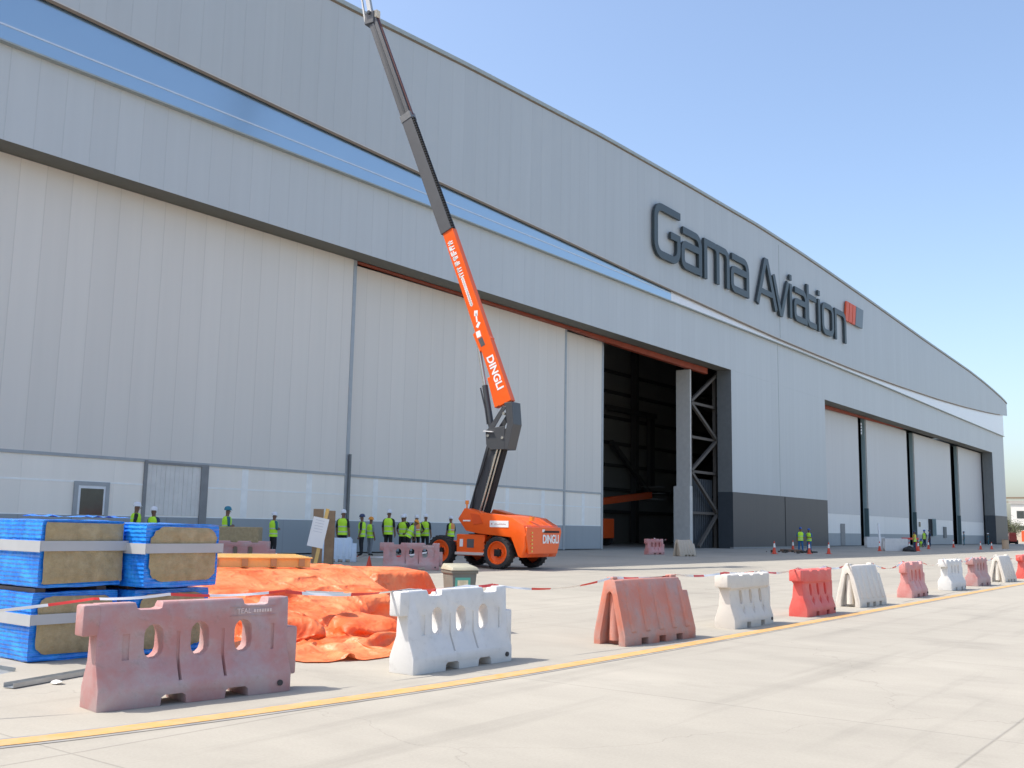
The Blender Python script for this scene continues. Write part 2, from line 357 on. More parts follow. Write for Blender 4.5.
# side walls, roof, interior
sw = MB(); sw.box((X1-.3, YF+.3, 0), (X1, 118, 17.7)); sw.box((179.4, YF+.15, 17.7), (179.7, 118, 23.6)); sw.build('side_wall', clad_mid, H)
MB().box((X0-.2, YF+.3, 0), (X0, 118, 21)).build('side_wall', clad_mid, H)
MB().box((X0, 118, 0), (X1, 118.3, 27)).build('rear_wall', clad_mid, H)
q = MB(); n = 60; rx = [X0+(182.6-X0)*i/n for i in range(n+1)]
for yy in (YU, 118.4):
    for dz in (-.30, -.05): q.v += [(x, yy, interp(ROOF, x)+dz) for x in rx]
N1 = n+1
for i in range(n):
    q.f += [(i, 2*N1+i, 2*N1+i+1, i+1), (N1+i, N1+i+1, 3*N1+i+1, 3*N1+i)]; q.mi += [0, 0]
q.f += [(0, N1, 3*N1, 2*N1), (n, 2*N1+n, 3*N1+n, N1+n)]; q.mi += [0, 0]
q.build('roof', pm('roof_sheet', (.4, .42, .43), .5), H, fix=True)
# soffits over the openings and jamb returns
MB().box((X0, YF+.3, LZ), (74.75, 35.18, LZ+.2)).box((X0, YF+.004, LZ-.004), (74.75, YF+.3, LZ+.1)).box((96.35, YF+.004, LZ-.004), (171.5, YF+.3, LZ+.1)).box((96.35, YF+.3, LZ), (171.5, 35.4, LZ+.2)).build('soffit', m_soffit, H)
MB().box((X0, 35.2, LZ+.2), (171.5, 35.4, 24)).build('inner_fascia', m_inside, H)
MB().prism([(33.9, 14.49), (33.9, 14.46), (53, 14.34), (60, 14.14), (73, 14.02), (73, 14.49)], lambda u, v, t: (u, 35.24+.35*t, v)).build('door_track_beam', m_redbeam, H)
MB().prism([(96.4, 14.49), (96.4, 14.05), (128, 14.4), (128, 14.49)], lambda u, v, t: (u, 35.42+.1*t, v)).build('door_track_beam', m_redbeam, H)
MB().box((74.74, YF+.005, 4.64), (74.95, 35.25, LZ)).build('door_jamb', m_jamb, H)
MB().box((171.48, YF+.005, 4.64), (171.8, 35.5, LZ)).build('door_jamb', m_jamb, H)
m_jd = pm('jamb_dark', (.045, .055, .065), .6)
MB().box((74.72, YF-.02, FL), (74.9, 35.25, 4.64)).build('dark_jamb_base', m_jd, H)
MB().box((171.46, YF-.02, FL), (171.8, 35.5, 4.64)).build('dark_jamb_base', m_jd, H)

# sliding doors of the main opening
def leaf(x0, x1, y, th, ztop, joints=(), band_mat=clad_band, endmat=m_frame):
    d = MB().box((x0, y, 3.97), (x1, y+th, ztop)).build('sliding_door', clad_door, H)
    MB().box((x0, y-.03, 3.86), (x1, y+.02, 3.97)).box((x0, y-.02, FL), (x0+.10, y+.02, 3.86)).box((x1-.22, y-.02, FL+.03), (x1, y+.03, ztop)).build('frame', endmat, d)
    MB().box((x0+.10, y+.02, 1.76), (x1-.22, y+th, 3.86)).build('translucent_panel', band_mat, d)
    pr = MB().box((x0+.10, y+.015, 1.72), (x1-.22, y+.03, 1.76)).box((x0+.1, y+.012, 2.93), (x1-.22, y+.021, 3.0))
    xx = x1-2.6
    while xx > max(x0+.5, 8):
        if not (19.4 < xx < 26.2 and x0 < 0): pr.box((xx, y+.014, 1.77), (xx+.34, y+.0205, 3.85))
        xx -= 3.65
    pr.build('panel_rail', pm('rail_pale', (.95, .93, .88), .5), d)
    MB().box((x0+.10, y+.005, FL+.06), (x1-.22, y+th, 1.72)).build('kick_panel', clad_kick, d)
    return d
dA = leaf(X0, 33.85, 35.2, .25, LZ-.01); dA['label'] = 'leftmost sliding door leaf with a window and a recessed bay'
y = 35.2
# recessed bay with corrugated sheet, in the first leaf
MB().box((22.85, y-.05, FL), (22.99, y+.02, 3.93)).box((25.5, y-.05, FL), (25.85, y+.02, 3.90)).box((22.99, y-.05, 3.80), (25.5, y+.014, 3.89)).build('bay_frame', m_steel, dA)
q = MB()
for i in range(12): q.box((23.0+i*.21, y-.0+(.006 if i % 2 else 0), 1.78), (23.2+i*.21, y+.018, 3.8))
q.build('corrugated_sheet', pm('corrugated_pale', (.74, .71, .66), .5), dA)
d = MB().box((20.0, y-.05, .5), (20.16, y+.02, 2.98)).box((21.26, y-.05, .5), (21.42, y+.02, 2.98)).box((20.16, y-.05, 2.83), (21.26, y+.02, 2.98)).box((20.16, y-.03, .5), (21.26, y+.01, 1.75)).build('personnel_door', m_frame, dA)
MB().box((20.26, y-.045, 1.75), (21.18, y-.01, 2.72)).build('window', m_glassd, d)
MB().box((20.16, y-.035, 1.75), (20.26, y+.0, 2.83)).box((21.18, y-.035, 1.75), (21.26, y, 2.83)).box((20.26, y-.035, 2.72), (21.18, y, 2.83)).build('window_frame', m_whitewin, d)
dB = leaf(34.0, 53.2, 35.62, .22, LZ-.12); dB['label'] = 'wide middle sliding door leaf behind the boom lift'
dC = leaf(53.0, 58.35, 36.0, .22, 14.35); dC['label'] = 'narrow sliding door leaf at the left edge of the open doorway'
MB().box((33.78, 35.08, FL), (33.90, 35.17, 4.9)).build('door_gap_strip', m_jamb, H)  # dark strip added to stand for the shaded gap at the leaf's edge
# leaf parked at the right side of the doorway: clad end, open lattice front
pk = MB().box((70.0, 35.3, 4.9), (70.15, 36.5, 14.0)).box((69.7, 35.22, FL+.05), (70.15, 36.6, 4.9)).build('parked_door_leaf', m_lightcol, H); pk['label'] = 'parked door leaf seen edge-on, with open steel lattice'
lt = MB(); yl = 35.45
nodes = [(70.25, 13.9), (75.0, 11.0 if False else 13.9)]
Lz = [11.5, 6.1, .5]; Rz = [14.0, 8.8, 2.6]
zig = [(75.2, 14.3), (70.3, 11.5), (75.0, 8.8), (70.3, 6.1), (75.0, 2.9), (71.6, .3)]
for a, b in zip(zig, zig[1:]): lt.bar((a[0], yl, a[1]), (b[0], yl, b[1]), .22, .22, up=(0, 1, 0))
for z in (11.5, 8.8, 6.1, 2.9): lt.bar((70.2, yl+.2, z), (75.4, yl+.2, z), .16, .2)
lt.bar((70.28, yl, FL), (70.28, yl, 14), .2, .2); lt.bar((75.3, yl+.3, FL), (75.3, yl+.3, 14), .3, .25)
lt.build('lattice', pm('lattice_brown_grey', (.12, .105, .09), .7), pk)
q = MB()
for i in range(14): q.box((70.5+i*.33, 35.9, FL), (70.7+i*.33, 35.95, 5.6))
q.build('lattice_infill', pm('infill_grey', (.07, .08, .09), .6), pk)
# right bay: four leaves with dark gaps and pale leaf ends
XL = [(95.0, 111.6), (114.0, 130.4), (133.2, 152.2), (156.2, 171.6)]
for i, (a, b) in enumerate(XL):
    d = MB().box((a, 35.72, 3.5), (b, 35.95, LZ-.1)).build('sliding_door', clad_door2, H)
    d['label'] = ['first', 'second', 'third', 'last'][i]+' leaf of the right-hand doorway'
    MB().box((a, 35.74, 1.5), (b, 35.95, 3.5)).build('pale_panel', clad_bandw, d)
    MB().box((a, 35.73, FL+.05), (b, 35.95, 1.5)).build('kick_panel', clad_kick, d)
    if i:
        MB().box((a-.1, 35.75, FL), (a-.002, 36.15, LZ-.1)).build('edge_post', m_teal, d)
        MB().box((a-.02, 35.58, FL), (a+.16, 35.74, LZ-.1)).build('edge_angle', m_lightcol, d)
        MB().box((a-.14, 35.55, FL), (a+.03, 36.0, 4.3)).build('edge_guard', pm('guard_teal', (.10, .16, .17), .5), d)
    if i == 0:
        MB().box((105.0, 35.68, FL+.1), (106.3, 35.72, 2.5)).build('personnel_door', m_steel, d)
    if i == 2:
        pd = MB().box((139.2, 35.66, 1.35), (140.9, 35.72, 3.55)).build('doorway', m_black, d)
        MB().box((140.9, 35.2, 1.3), (141.1, 35.72, 3.6)).build('door', m_teal, pd)
        MB().box((146.6, 35.6, 1.1), (148.0, 35.71, 2.6)).build('cabinet', m_jamb, d)
        MB().box((134.6, 35.68, 2.5), (135.3, 35.71, 3.1)).build('notice', m_glassd, d)
        
q = MB().box((96.35, 37.2, FL), (171.5, 36.7, LZ)).build('door_recess', m_black, H)
for i in range(3):
    pass
# signal lamp column at the first gap
q = MB()
for k in range(4): q.box((112.6, 35.7, 12.6+k*.35-.1), (112.9, 35.75, 12.75+k*.35))
q.build('gap_light', m_whitewin, H)
# interior seen through the doorway
MB().box((52, 52, FL), (112, 52.2, 22)).build('inner_wall', m_inside, H)
q = MB()
for z in (3.6, 6.2, 9.0, 11.6, 14.6, 17.6, 20): q.box((52, 51.6, z*.85), (112, 51.9, z*.85+.3))
for x in (80, 89, 99): q.box((x, 51, FL), (x+.6, 51.6, 21))
q.bar((84, 50.9, 10), (92, 50.9, 5), .4, .4); q.bar((96, 50.9, 5), (106, 50.9, 10.5), .4, .4)
q.box((91.6, 50.8, 6), (92.6, 51.2, 13.2)); q.box((83, 50.5, 13), (92.6, 51, 13.5))
q.build('inner_girts', m_girt, H)
q = MB()
for i in range(10):
    x = 60+i*12; q.box((x, 37, 22.2), (x+.5, 117, 23)) 
for yy in (45, 55, 75, 95): q.box((X0+1, yy, 20.8), (X1-1, yy+.6, 21.6))
q.build('roof_truss', m_girt, H)

# ------------------------------------------------------------------ sign letters
SG = empty('building_sign', (60.75, YU, 20.78), 0, 'large dark letters reading Gama Aviation with an orange and grey emblem on the upper wall', 'sign')
def arcpts(cx, cz, r, a0, a1, n=5): return [(cx+r*math.cos(R(a0+(a1-a0)*i/n)), cz+r*math.sin(R(a0+(a1-a0)*i/n))) for i in range(n+1)]
def stroke(q, pts, w, y0=-.30, y1=-.10):
    P = [Vector(p) for p in pts]; n = len(P); Ls, Rs = [], []
    for i in range(n):
        d1 = (P[i]-P[i-1]).normalized() if i else None; d2 = (P[i+1]-P[i]).normalized() if i < n-1 else None
        if d1 is None: d1 = d2
        if d2 is None: d2 = d1
        b = (d1+d2).normalized(); nn = Vector((-b.y, b.x)); k = w/2/max(.35, nn.dot(Vector((-d1.y, d1.x))))
        Ls.append(P[i]+nn*k); Rs.append(P[i]-nn*k)
    k = len(q.v)
    for y in (y0, y1):
        for a, b in zip(Ls, Rs): q.v += [(a.x, y, a.y), (b.x, y, b.y)]
    o = 2*n
    for i in range(n-1):
        a = k+2*i
        q.f += [(a, a+1, a+3, a+2), (a+o, a+o+2, a+o+3, a+o+1), (a, a+2, a+2+o, a+o), (a+1, a+1+o, a+3+o, a+3)]; q.mi += [1, 0, 0, 0]
    q.f += [(k, k+o, k+o+1, k+1), (k+2*n-2, k+2*n-1, k+2*n-1+o, k+2*n-2+o)]; q.mi += [0, 0]
ws = .53; h = ws/2; XH = 3.2; CH = 4.05
def L_a(x, w):
    q = MB(); r = .75
    stroke(q, [(x+.25, XH-h)]+arcpts(x+w-h-r, XH-h-r, r, 90, 0)+[(x+w-h, 0)], ws)
    stroke(q, [(x+w-h, h), (x+h+r, h)]+arcpts(x+h+.5, h+.5, .5, 270, 180)+arcpts(x+h+.5, 1.9-.5, .5, 180, 90)+[(x+w-h, 1.9)], ws, -.298, -.102)
    return q
def L_i(x):
    q = MB(); stroke(q, [(x+h, 0), (x+h, XH)], ws); stroke(q, [(x+h, CH-.5), (x+h, CH)], ws); return q
def letter(q): q.build('letter', [m_letter, m_letterf], SG)
q = MB(); r = .85; wG = 4.0
stroke(q, [(wG, CH-h)]+arcpts(h+r, CH-h-r, r, 90, 180)+arcpts(h+r, h+r, r, 180, 270)+arcpts(wG-h-r, h+r, r, 270, 360)+[(wG-h, 2.3-h-.1), (wG-h, 2.3-h), (wG-1.45, 2.3-h)][0:1]+[(wG-h, 2.3)], ws)
stroke(q, [(wG-h, 2.3-h), (wG-1.5, 2.3-h)], ws, -.298, -.102); letter(q)
letter(L_a(4.15, 3.4))
q = MB(); x = 7.95
stroke(q, [(x+h, 0), (x+h, XH)], ws); r = .6
stroke(q, [(x+h, XH-h)]+arcpts(x+2.45-r, XH-h-r, r, 90, 0)+[(x+2.45, 0)], ws, -.298, -.102)
stroke(q, [(x+2.3, XH-h)]+arcpts(x+4.6-h-r, XH-h-r, r, 90, 0)+[(x+4.6-h, 0)], ws, -.296, -.104); letter(q)
letter(L_a(12.8, 3.6))
q = MB(); x = 17.85; stroke(q, [(x+.3, 0), (x+2.1, CH), (x+2.5, CH), (x+4.4, 0)], ws*1.05); stroke(q, [(x+.95, 1.25), (x+3.7, 1.25)], ws*.9, -.295, -.105); letter(q)
q = MB(); x = 21.5; stroke(q, [(x+.25, XH), (x+1.75, 0), (x+2.05, 0), (x+3.6, XH)], ws); letter(q)
letter(L_i(25.45)); letter(L_a(26.5, 3.3))
q = MB(); x = 29.75; r = .6; stroke(q, [(x+h, CH)]+arcpts(x+h+r, h+r, r, 180, 270)+[(x+2.5, h)], ws); stroke(q, [(x+h, XH-h), (x+2.5, XH-h)], ws, -.297, -.103); letter(q)
letter(L_i(32.75))
q = MB(); x = 33.75; w = 3.4; r = .75
pts = arcpts(x+h+r, XH-h-r, r, 90, 180)+arcpts(x+h+r, h+r, r, 180, 270)+arcpts(x+w-h-r, h+r, r, 270, 360)+arcpts(x+w-h-r, XH-h-r, r, 0, 90)
stroke(q, pts+[pts[0]], ws); letter(q)
q = MB(); x = 37.45; r = .75; stroke(q, [(x+h, 0), (x+h, XH)], ws); stroke(q, [(x+h, XH-h)]+arcpts(x+3.4-h-r, XH-h-r, r, 90, 0)+[(x+3.4-h, 0)], ws, -.298, -.102); letter(q)
SG.scale = (.995, 1, .997)
# emblem: slanted orange stripes and a grey block
e = MB(); b0, b1 = 2.5, 4.6; x = 40.75; sl_ = .5
for k in range(3):
    a = x+k*1.05; e.prism([(a, b0), (a+.9, b0), (a+.9+sl_, b1), (a+sl_, b1)], lambda u, v, t: (u, -.28+.18*t, v))
e.build('emblem_orange', m_redsq, SG)
a = x+3.15; MB().prism([(a, b0), (a+2.3, b0), (a+2.3+sl_, b1), (a+sl_, b1)], lambda u, v, t: (u, -.28+.18*t, v)).build('emblem_grey', m_greysq, SG)

# ------------------------------------------------------------------ barriers
def plastic(name, col, fade, amt=.6, var=.05, dirt=.35): return pm(name, col, .55, var=var, scale=4, fade=fade, fade_scale=2.2, fade_amt=amt, bump=.12, bscale=18, dirt=dirt)
p_pink = plastic('plastic_faded_pink', (.45, .21, .20), (.44, .345, .34), .95)
p_white = plastic('plastic_white', (.68, .67, .65), (.55, .55, .54), .5, dirt=.22)
p_white2 = plastic('plastic_cream_white', (.66, .61, .54), (.60, .56, .51), .5, dirt=.2)
p_orange = plastic('plastic_faded_orange', (.56, .19, .125), (.43, .29, .26), .9)
p_red = plastic('plastic_red', (.72, .10, .08), (.68, .20, .17), .6, dirt=.15)
p_pinkred = plastic('plastic_pink_red', (.62, .22, .20), (.62, .38, .35), .8)
p_beige = plastic('plastic_beige', (.52, .43, .33), (.45, .38, .3), .5)
m_rub0 = pm('plug_dark', (.05, .045, .045), .7)
def stadium(cx, cz, w, h_, n=6, taper=0):
    r = w/2; pts = []
    for i in range(n+1): t = math.pi*i/n; pts.append((cx+r*math.cos(t), cz+h_/2-r+r*math.sin(t)))
    for i in range(n+1): t = math.pi+math.pi*i/n; pts.append((cx+r*(1-taper)*math.cos(t), cz-h_/2+r+r*math.sin(t)))
    return pts
def cutter(poly, y0, y1):
    return MB().prism(poly, lambda u, v, t: (u, y0+(y1-y0)*t, v)).build('cutter', p_white)
def jersey(L, mat, style, name='plastic_barrier'):
    """water-filled traffic barrier, long axis X from 0 to L, front face towards -Y, base at z 0"""
    root = empty(name); h_ = .89
    if style == 'slot':   # slim, three through slots, stacking lug at the left end
        prof = [(-.20, 0), (-.20, .17), (-.10, .40), (-.08, h_-.03), (-.065, h_), (.065, h_), (.08, h_-.03), (.10, .40), (.20, .17), (.20, 0)]
    elif style == 'cap':  # thicker cap over recessed windows
        prof = [(-.20, 0), (-.20, .14), (-.12, .36), (-.09, .62), (-.125, .66), (-.125, h_-.02), (-.10, h_), (.10, h_), (.125, h_-.02), (.125, .66), (.09, .62), (.12, .36), (.20, .14), (.20, 0)]
    else:
        prof = [(-.21, 0), (-.21, .26), (-.11, .42), (-.11, h_-.02), (-.09, h_), (.09, h_), (.11, h_-.02), (.11, .42), (.21, .26), (.21, 0)]
    # stations along X so the ends are chamfered
    q = MB(); xs = [(0, .90), (.05, 1), (L-.05, 1), (L, .9)]; n = len(prof)
    for x, k in xs: q.v += [(x, yy*k, z) for yy, z in prof]
    for i in range(len(xs)-1):
        for j in range(n): q.f.append((i*n+j, i*n+(j+1) % n, (i+1)*n+(j+1) % n, (i+1)*n+j)); q.mi.append(0)
    q.f += [tuple(range(n)), tuple(3*n+i for i in reversed(range(n)))]; q.mi += [0, 0]
    o = q.build('body', mat, root)
    cs = []
    if style == 'slot':
        for k in range(3): cs.append(cutter(stadium(L*(.27+.235*k), .545, .175, .30), -.5, .5))
        for a, w in ((.14, .22), (.70, .24)):
            x = L*a+.08; cs.append(cutter([(x, h_-.055), (x+.03, h_-.065), (x+w-.03, h_-.065), (x+w, h_-.055), (x+w+.04, h_+.1), (x-.04, h_+.1)], -.5, .5))
        for a in (.30, .63):
            x = L*a; cs.append(cutter([(x-.02, -.1), (x, .07), (x+.03, .09), (x+.19, .09), (x+.22, .07), (x+.24, -.1)], -.5, .5))
        for k in range(2):   # grooves between the slots
            x = L*(.385+.235*k); cs.append(cutter([(x, .2), (x+.03, .2), (x+.03, .62), (x, .62)], -.5, -.082))
        cs.append(cutter([(L*.12, .40), (L*.12+.06, .40), (L*.12+.06, .62), (L*.12, .62)], -.5, -.080))
        cs.append(cutter([(L*.90, .40), (L*.90+.03, .40), (L*.90+.03, .64), (L*.90, .64)], -.5, -.080))
    elif style == 'cap':
        for k in range(3):
            x = L*(.26+.25*k)
            cs.append(cutter(stadium(x, .50, .12, .24), -.5, .5))
            cs.append(cutter([(x-.08, .52), (x+.08, .50), (x+.10, .30), (x+.02, .20), (x-.05, .30)], -.5, -.115))
        for k in range(3):
            x = L*(.2+.27*k); cs.append(cutter([(x, h_-.035), (x+.12, h_-.035), (x+.15, h_+.1), (x-.03, h_+.1)], -.5, .5))
        for a in (.28, .64):
            x = L*a; cs.append(cutter([(x, -.1), (x, .09), (x+.16, .09), (x+.16, -.1)], -.5, .5))
    else:
        for k in range(3): cs.append(cutter(stadium(L*(.28+.22*k), .60, .09, .24), -.5, .5))
        for k in range(3):
            x = L*(.12+.3*k); cs.append(cutter([(x, h_-.05), (x+.14, h_-.05), (x+.17, h_+.1), (x-.03, h_+.1)], -.5, .5))
        for a in (.25, .65):
            x = L*a; cs.append(cutter([(x, -.1), (x, .09), (x+.15, .09), (x+.15, -.1)], -.5, .5))
    cut(o, cs); bake(o, lambda o: bevmod(o, .014, 2)); shade(o, 35)
    hz = .27 if style == 'slot' else .22
    lug = MB().box((-.13, -.085 if style == 'slot' else -.12, h_-hz), (.02, .085 if style == 'slot' else .12, h_-.005)).build('coupling_lug', mat, root, bevel=.02, smooth=True)
    MB().tube([(L*.93, -.19, .09), (L*.93, -.215, .09)], .028, 12).build('drain_plug', m_rub0, root, smooth=True)
    tg = MB().box((L-.02, -.09, .14), (L+.11, .09, h_-hz-.02)).build('coupling_tongue', mat, root, bevel=.02, smooth=True)
    return root
def aframe(L, mat, feet=3, name='plastic_barrier'):
    root = empty(name); h_ = .90; wb, wt = .27, .07
    q = MB(); x0 = .2
    prof = [(-wb, 0), (-wb, .14), (-wt-.02, h_-.02), (-wt, h_), (wt, h_), (wt+.02, h_-.02), (wb, .14), (wb, 0)]
    n = len(prof)
    for x in (x0, L-.2): q.v += [(x, yy, z) for yy, z in prof]
    q.f += [tuple(range(n)), tuple(n+i for i in reversed(range(n)))]+[(j, (j+1) % n, n+(j+1) % n, n+j) for j in range(n)]; q.mi += [0]*(n+2)
    # lower step at the right
    k = len(q.v); zt = .70; wz = wb+(wt-wb)*(zt-.14)/(h_-.14)-.012
    p2 = [(-wb+.012, 0), (-wb+.012, .14), (-wz, zt), (wz, zt), (wb-.012, .14), (wb-.012, 0)]
    for x in (L-.24, L): q.v += [(x, yy, z) for yy, z in p2]
    n2 = 6; q.f += [tuple(k+i for i in range(n2)), tuple(k+n2+i for i in reversed(range(n2)))]+[(k+j, k+(j+1) % n2, k+n2+(j+1) % n2, k+n2+j) for j in range(n2)]; q.mi += [0]*(n2+2)
    # left end: two leaning legs
    for s in (-1, 1):
        poly = [(s*wb, 0), (s*wb, .14), (s*(wt+.02), h_-.02), (s*wt*.9, h_), (0, h_), (0, h_-.16), (s*.045, h_-.2), (s*(wb-.11), .14), (s*(wb-.11), 0)]
        q.prism(poly, lambda u, v, t: (.225*t, u, v))
    o = q.build('body', mat, root)
    cs = []
    for i in range(feet):
        x = .34+i*(L-.5)/feet+.06; cs.append(cutter([(x, -.1), (x, .095), (x+.17, .095), (x+.17, -.1)], -.6, .6))
    cut(o, cs); bake(o, lambda o: bevmod(o, .012, 2)); shade(o, 35)
    # ribs on both faces
    r = MB(); nr = 5
    for s in (-1, 1):
        for i in range(nr):
            x = .16+i*(L-.45)/(nr-1)
            poly = [(wb-.02, .17), (wb+.012, .19), (wt+.034, h_-.05), (wt+.0, h_-.04)]
            a = len(r.v)
            for dx in (0, .13):
                r.v += [(x+dx+(.02 if (j in (1, 2)) == (dx == 0) and j in (1, 2) else (-.02 if j in (1, 2) and dx else 0)), s*u, v) for j, (u, v) in enumerate(poly)]
            r.f += [(a, a+1, a+2, a+3), (a+7, a+6, a+5, a+4)]+[(a+j, a+4+j, a+4+(j+1) % 4, a+(j+1) % 4) for j in range(4)]; r.mi += [0]*6
    r.build('rib', mat, root, bevel=.008, smooth=True)
    MB().tube([(.13, 0, .06), (.13, 0, .70)], .075, 16).build('coupling_column', mat, root, smooth=True)
    for a_, b_ in ((0, .12), (L-.36, L-.22)): MB().box((a_, -.055, h_-.01), (b_, .055, h_+.035)).build('top_lug', mat, root, bevel=.012, smooth=True)
    return root
GR = 'traffic barriers standing along the yellow line'
def place(o, x, y, rz, label, group=GR, z=None, cat='barrier'):
    o.location = (x, y, G(y) if z is None else z); o.rotation_euler = (0, 0, R(rz)); tag(o, label, cat, group); return o
# base front-left corners measured; body half depth .2
b1 = place(jersey(1.84, p_pink, 'slot'), 4.93, 8.18, -9, 'faded pink plastic barrier with three slots, nearest to the camera'); b1.scale = (1.02, 1, 1.0)
t_ = text('moulded_lettering', 'TEAL', .065, .003, pm('lettering_pale', (.66, .52, .5), .6), b1, frame3((1.36, -.088, .77), (1, 0, 0), (0, 0, 1), (0, -1, 0)), .001)
t2 = MB()
for k in range(7): t2.box((1.46+k*.028, -.094, .755), (1.48+k*.028, -.084, .785))
t2.build('moulded_mark', bpy.data.materials['lettering_pale'], b1)
MB().box((1.22, -.092, .725), (1.70, -.083, .73)).box((1.22, -.089, .81), (1.70, -.081, .815)).build('moulded_frame', p_pink, b1)
b2 = place(jersey(1.74, p_white, 'slot'), 8.30, 7.69, -1, 'grimy white plastic barrier with three slots, beside the orange tarpaulin')
b3 = place(aframe(1.85, p_orange), 12.3, 7.47, -5, 'faded orange A-shaped barrier, between two white ones')
b4 = place(jersey(1.62, p_white2, 'cap'), 15.74, 7.33, 0, 'cream white capped barrier just right of the faded orange A-shaped one')
b5 = place(jersey(1.58, p_red, 'cap'), 18.98, 7.32, 0, 'bright red capped barrier with three windows')
b6 = place(aframe(1.65, p_white2), 22.3, 7.47, -3, 'white A-shaped barrier right of the bright red barrier')
b7 = place(jersey(1.50, p_pinkred, 'slot'), 26.7, 7.5, 0, 'pinkish red barrier between two white barriers')
b8 = place(jersey(1.30, p_white, 'step'), 31.1, 7.6, -4, 'white stepped barrier right of the pinkish red one')
b9 = place(jersey(1.30, p_pink, 'step'), 34.6, 7.65, -5, 'pale pink barrier, third from the right end of the row')
b10 = place(copy_tree(b6), 38.5, 7.68, -5, 'small white A-shaped barrier far along the row, beside the red one at the edge'); b10.scale = (.85, 1, 1)
b11 = place(copy_tree(b5), 42.3, 7.6, -3, 'red barrier cut off by the right edge of the picture')
G2 = 'barriers standing back on the apron'
place(copy_tree(b1), 24.75, 23.9, -48, 'pale pink slotted barrier in front of the group of workers', G2)
for c in kids(bpy.data.objects[-1]) if False else []: pass
place(copy_tree(b7), 51.4, 28.75, -8, 'small dull red barrier in front of the open hangar doorway', G2)
bb = place(aframe(1.35, p_beige), 50.6, 26.4, -14, 'beige A-shaped barrier beside the dull red one at the doorway', G2)
place(copy_tree(b9), 19.3, 26.4, -48, 'pale pink barrier half hidden behind the orange tarpaulin pile', G2).scale = (1.6, 1, 1)

# ------------------------------------------------------------------ wrapped insulation packs
m_film = pm('blue_film', (.008, .19, .78), .2, var=.25, scale=6, fade=(.04, .36, .90), fade_scale=5, fade_amt=.7, bump=.9, bscale=14, spec=.7)
def film_lines(M):
    n, l = M.node_tree.nodes, M.node_tree.links; tc = n.new('ShaderNodeTexCoord'); w = n.new('ShaderNodeTexWave'); w.bands_direction = 'Z'; w.inputs['Scale'].default_value = 6.5; w.inputs['Distortion'].default_value = 1.2; w.inputs['Detail'].default_value = 3
    l.new(tc.outputs['Object'], w.inputs[0]); bp = n.new('ShaderNodeBump'); bp.inputs['Strength'].default_value = .45; bp.inputs['Distance'].default_value = .02; l.new(w.outputs[1], bp.inputs['Height'])
    b = n['Principled BSDF']; old = b.inputs['Normal'].links[0].from_socket; l.new(old, bp.inputs['Normal']); l.new(bp.outputs[0], b.inputs['Normal'])
film_lines(m_film)
m_wool = pm('brown_rockwool', (.37, .285, .155), .95, var=.14, scale=9, bump=.6, bscale=40, fade=(.46, .37, .23), fade_scale=12, fade_amt=.6)
m_ptape = pm('pack_tape_white', (.44, .45, .46), .35, var=.06)
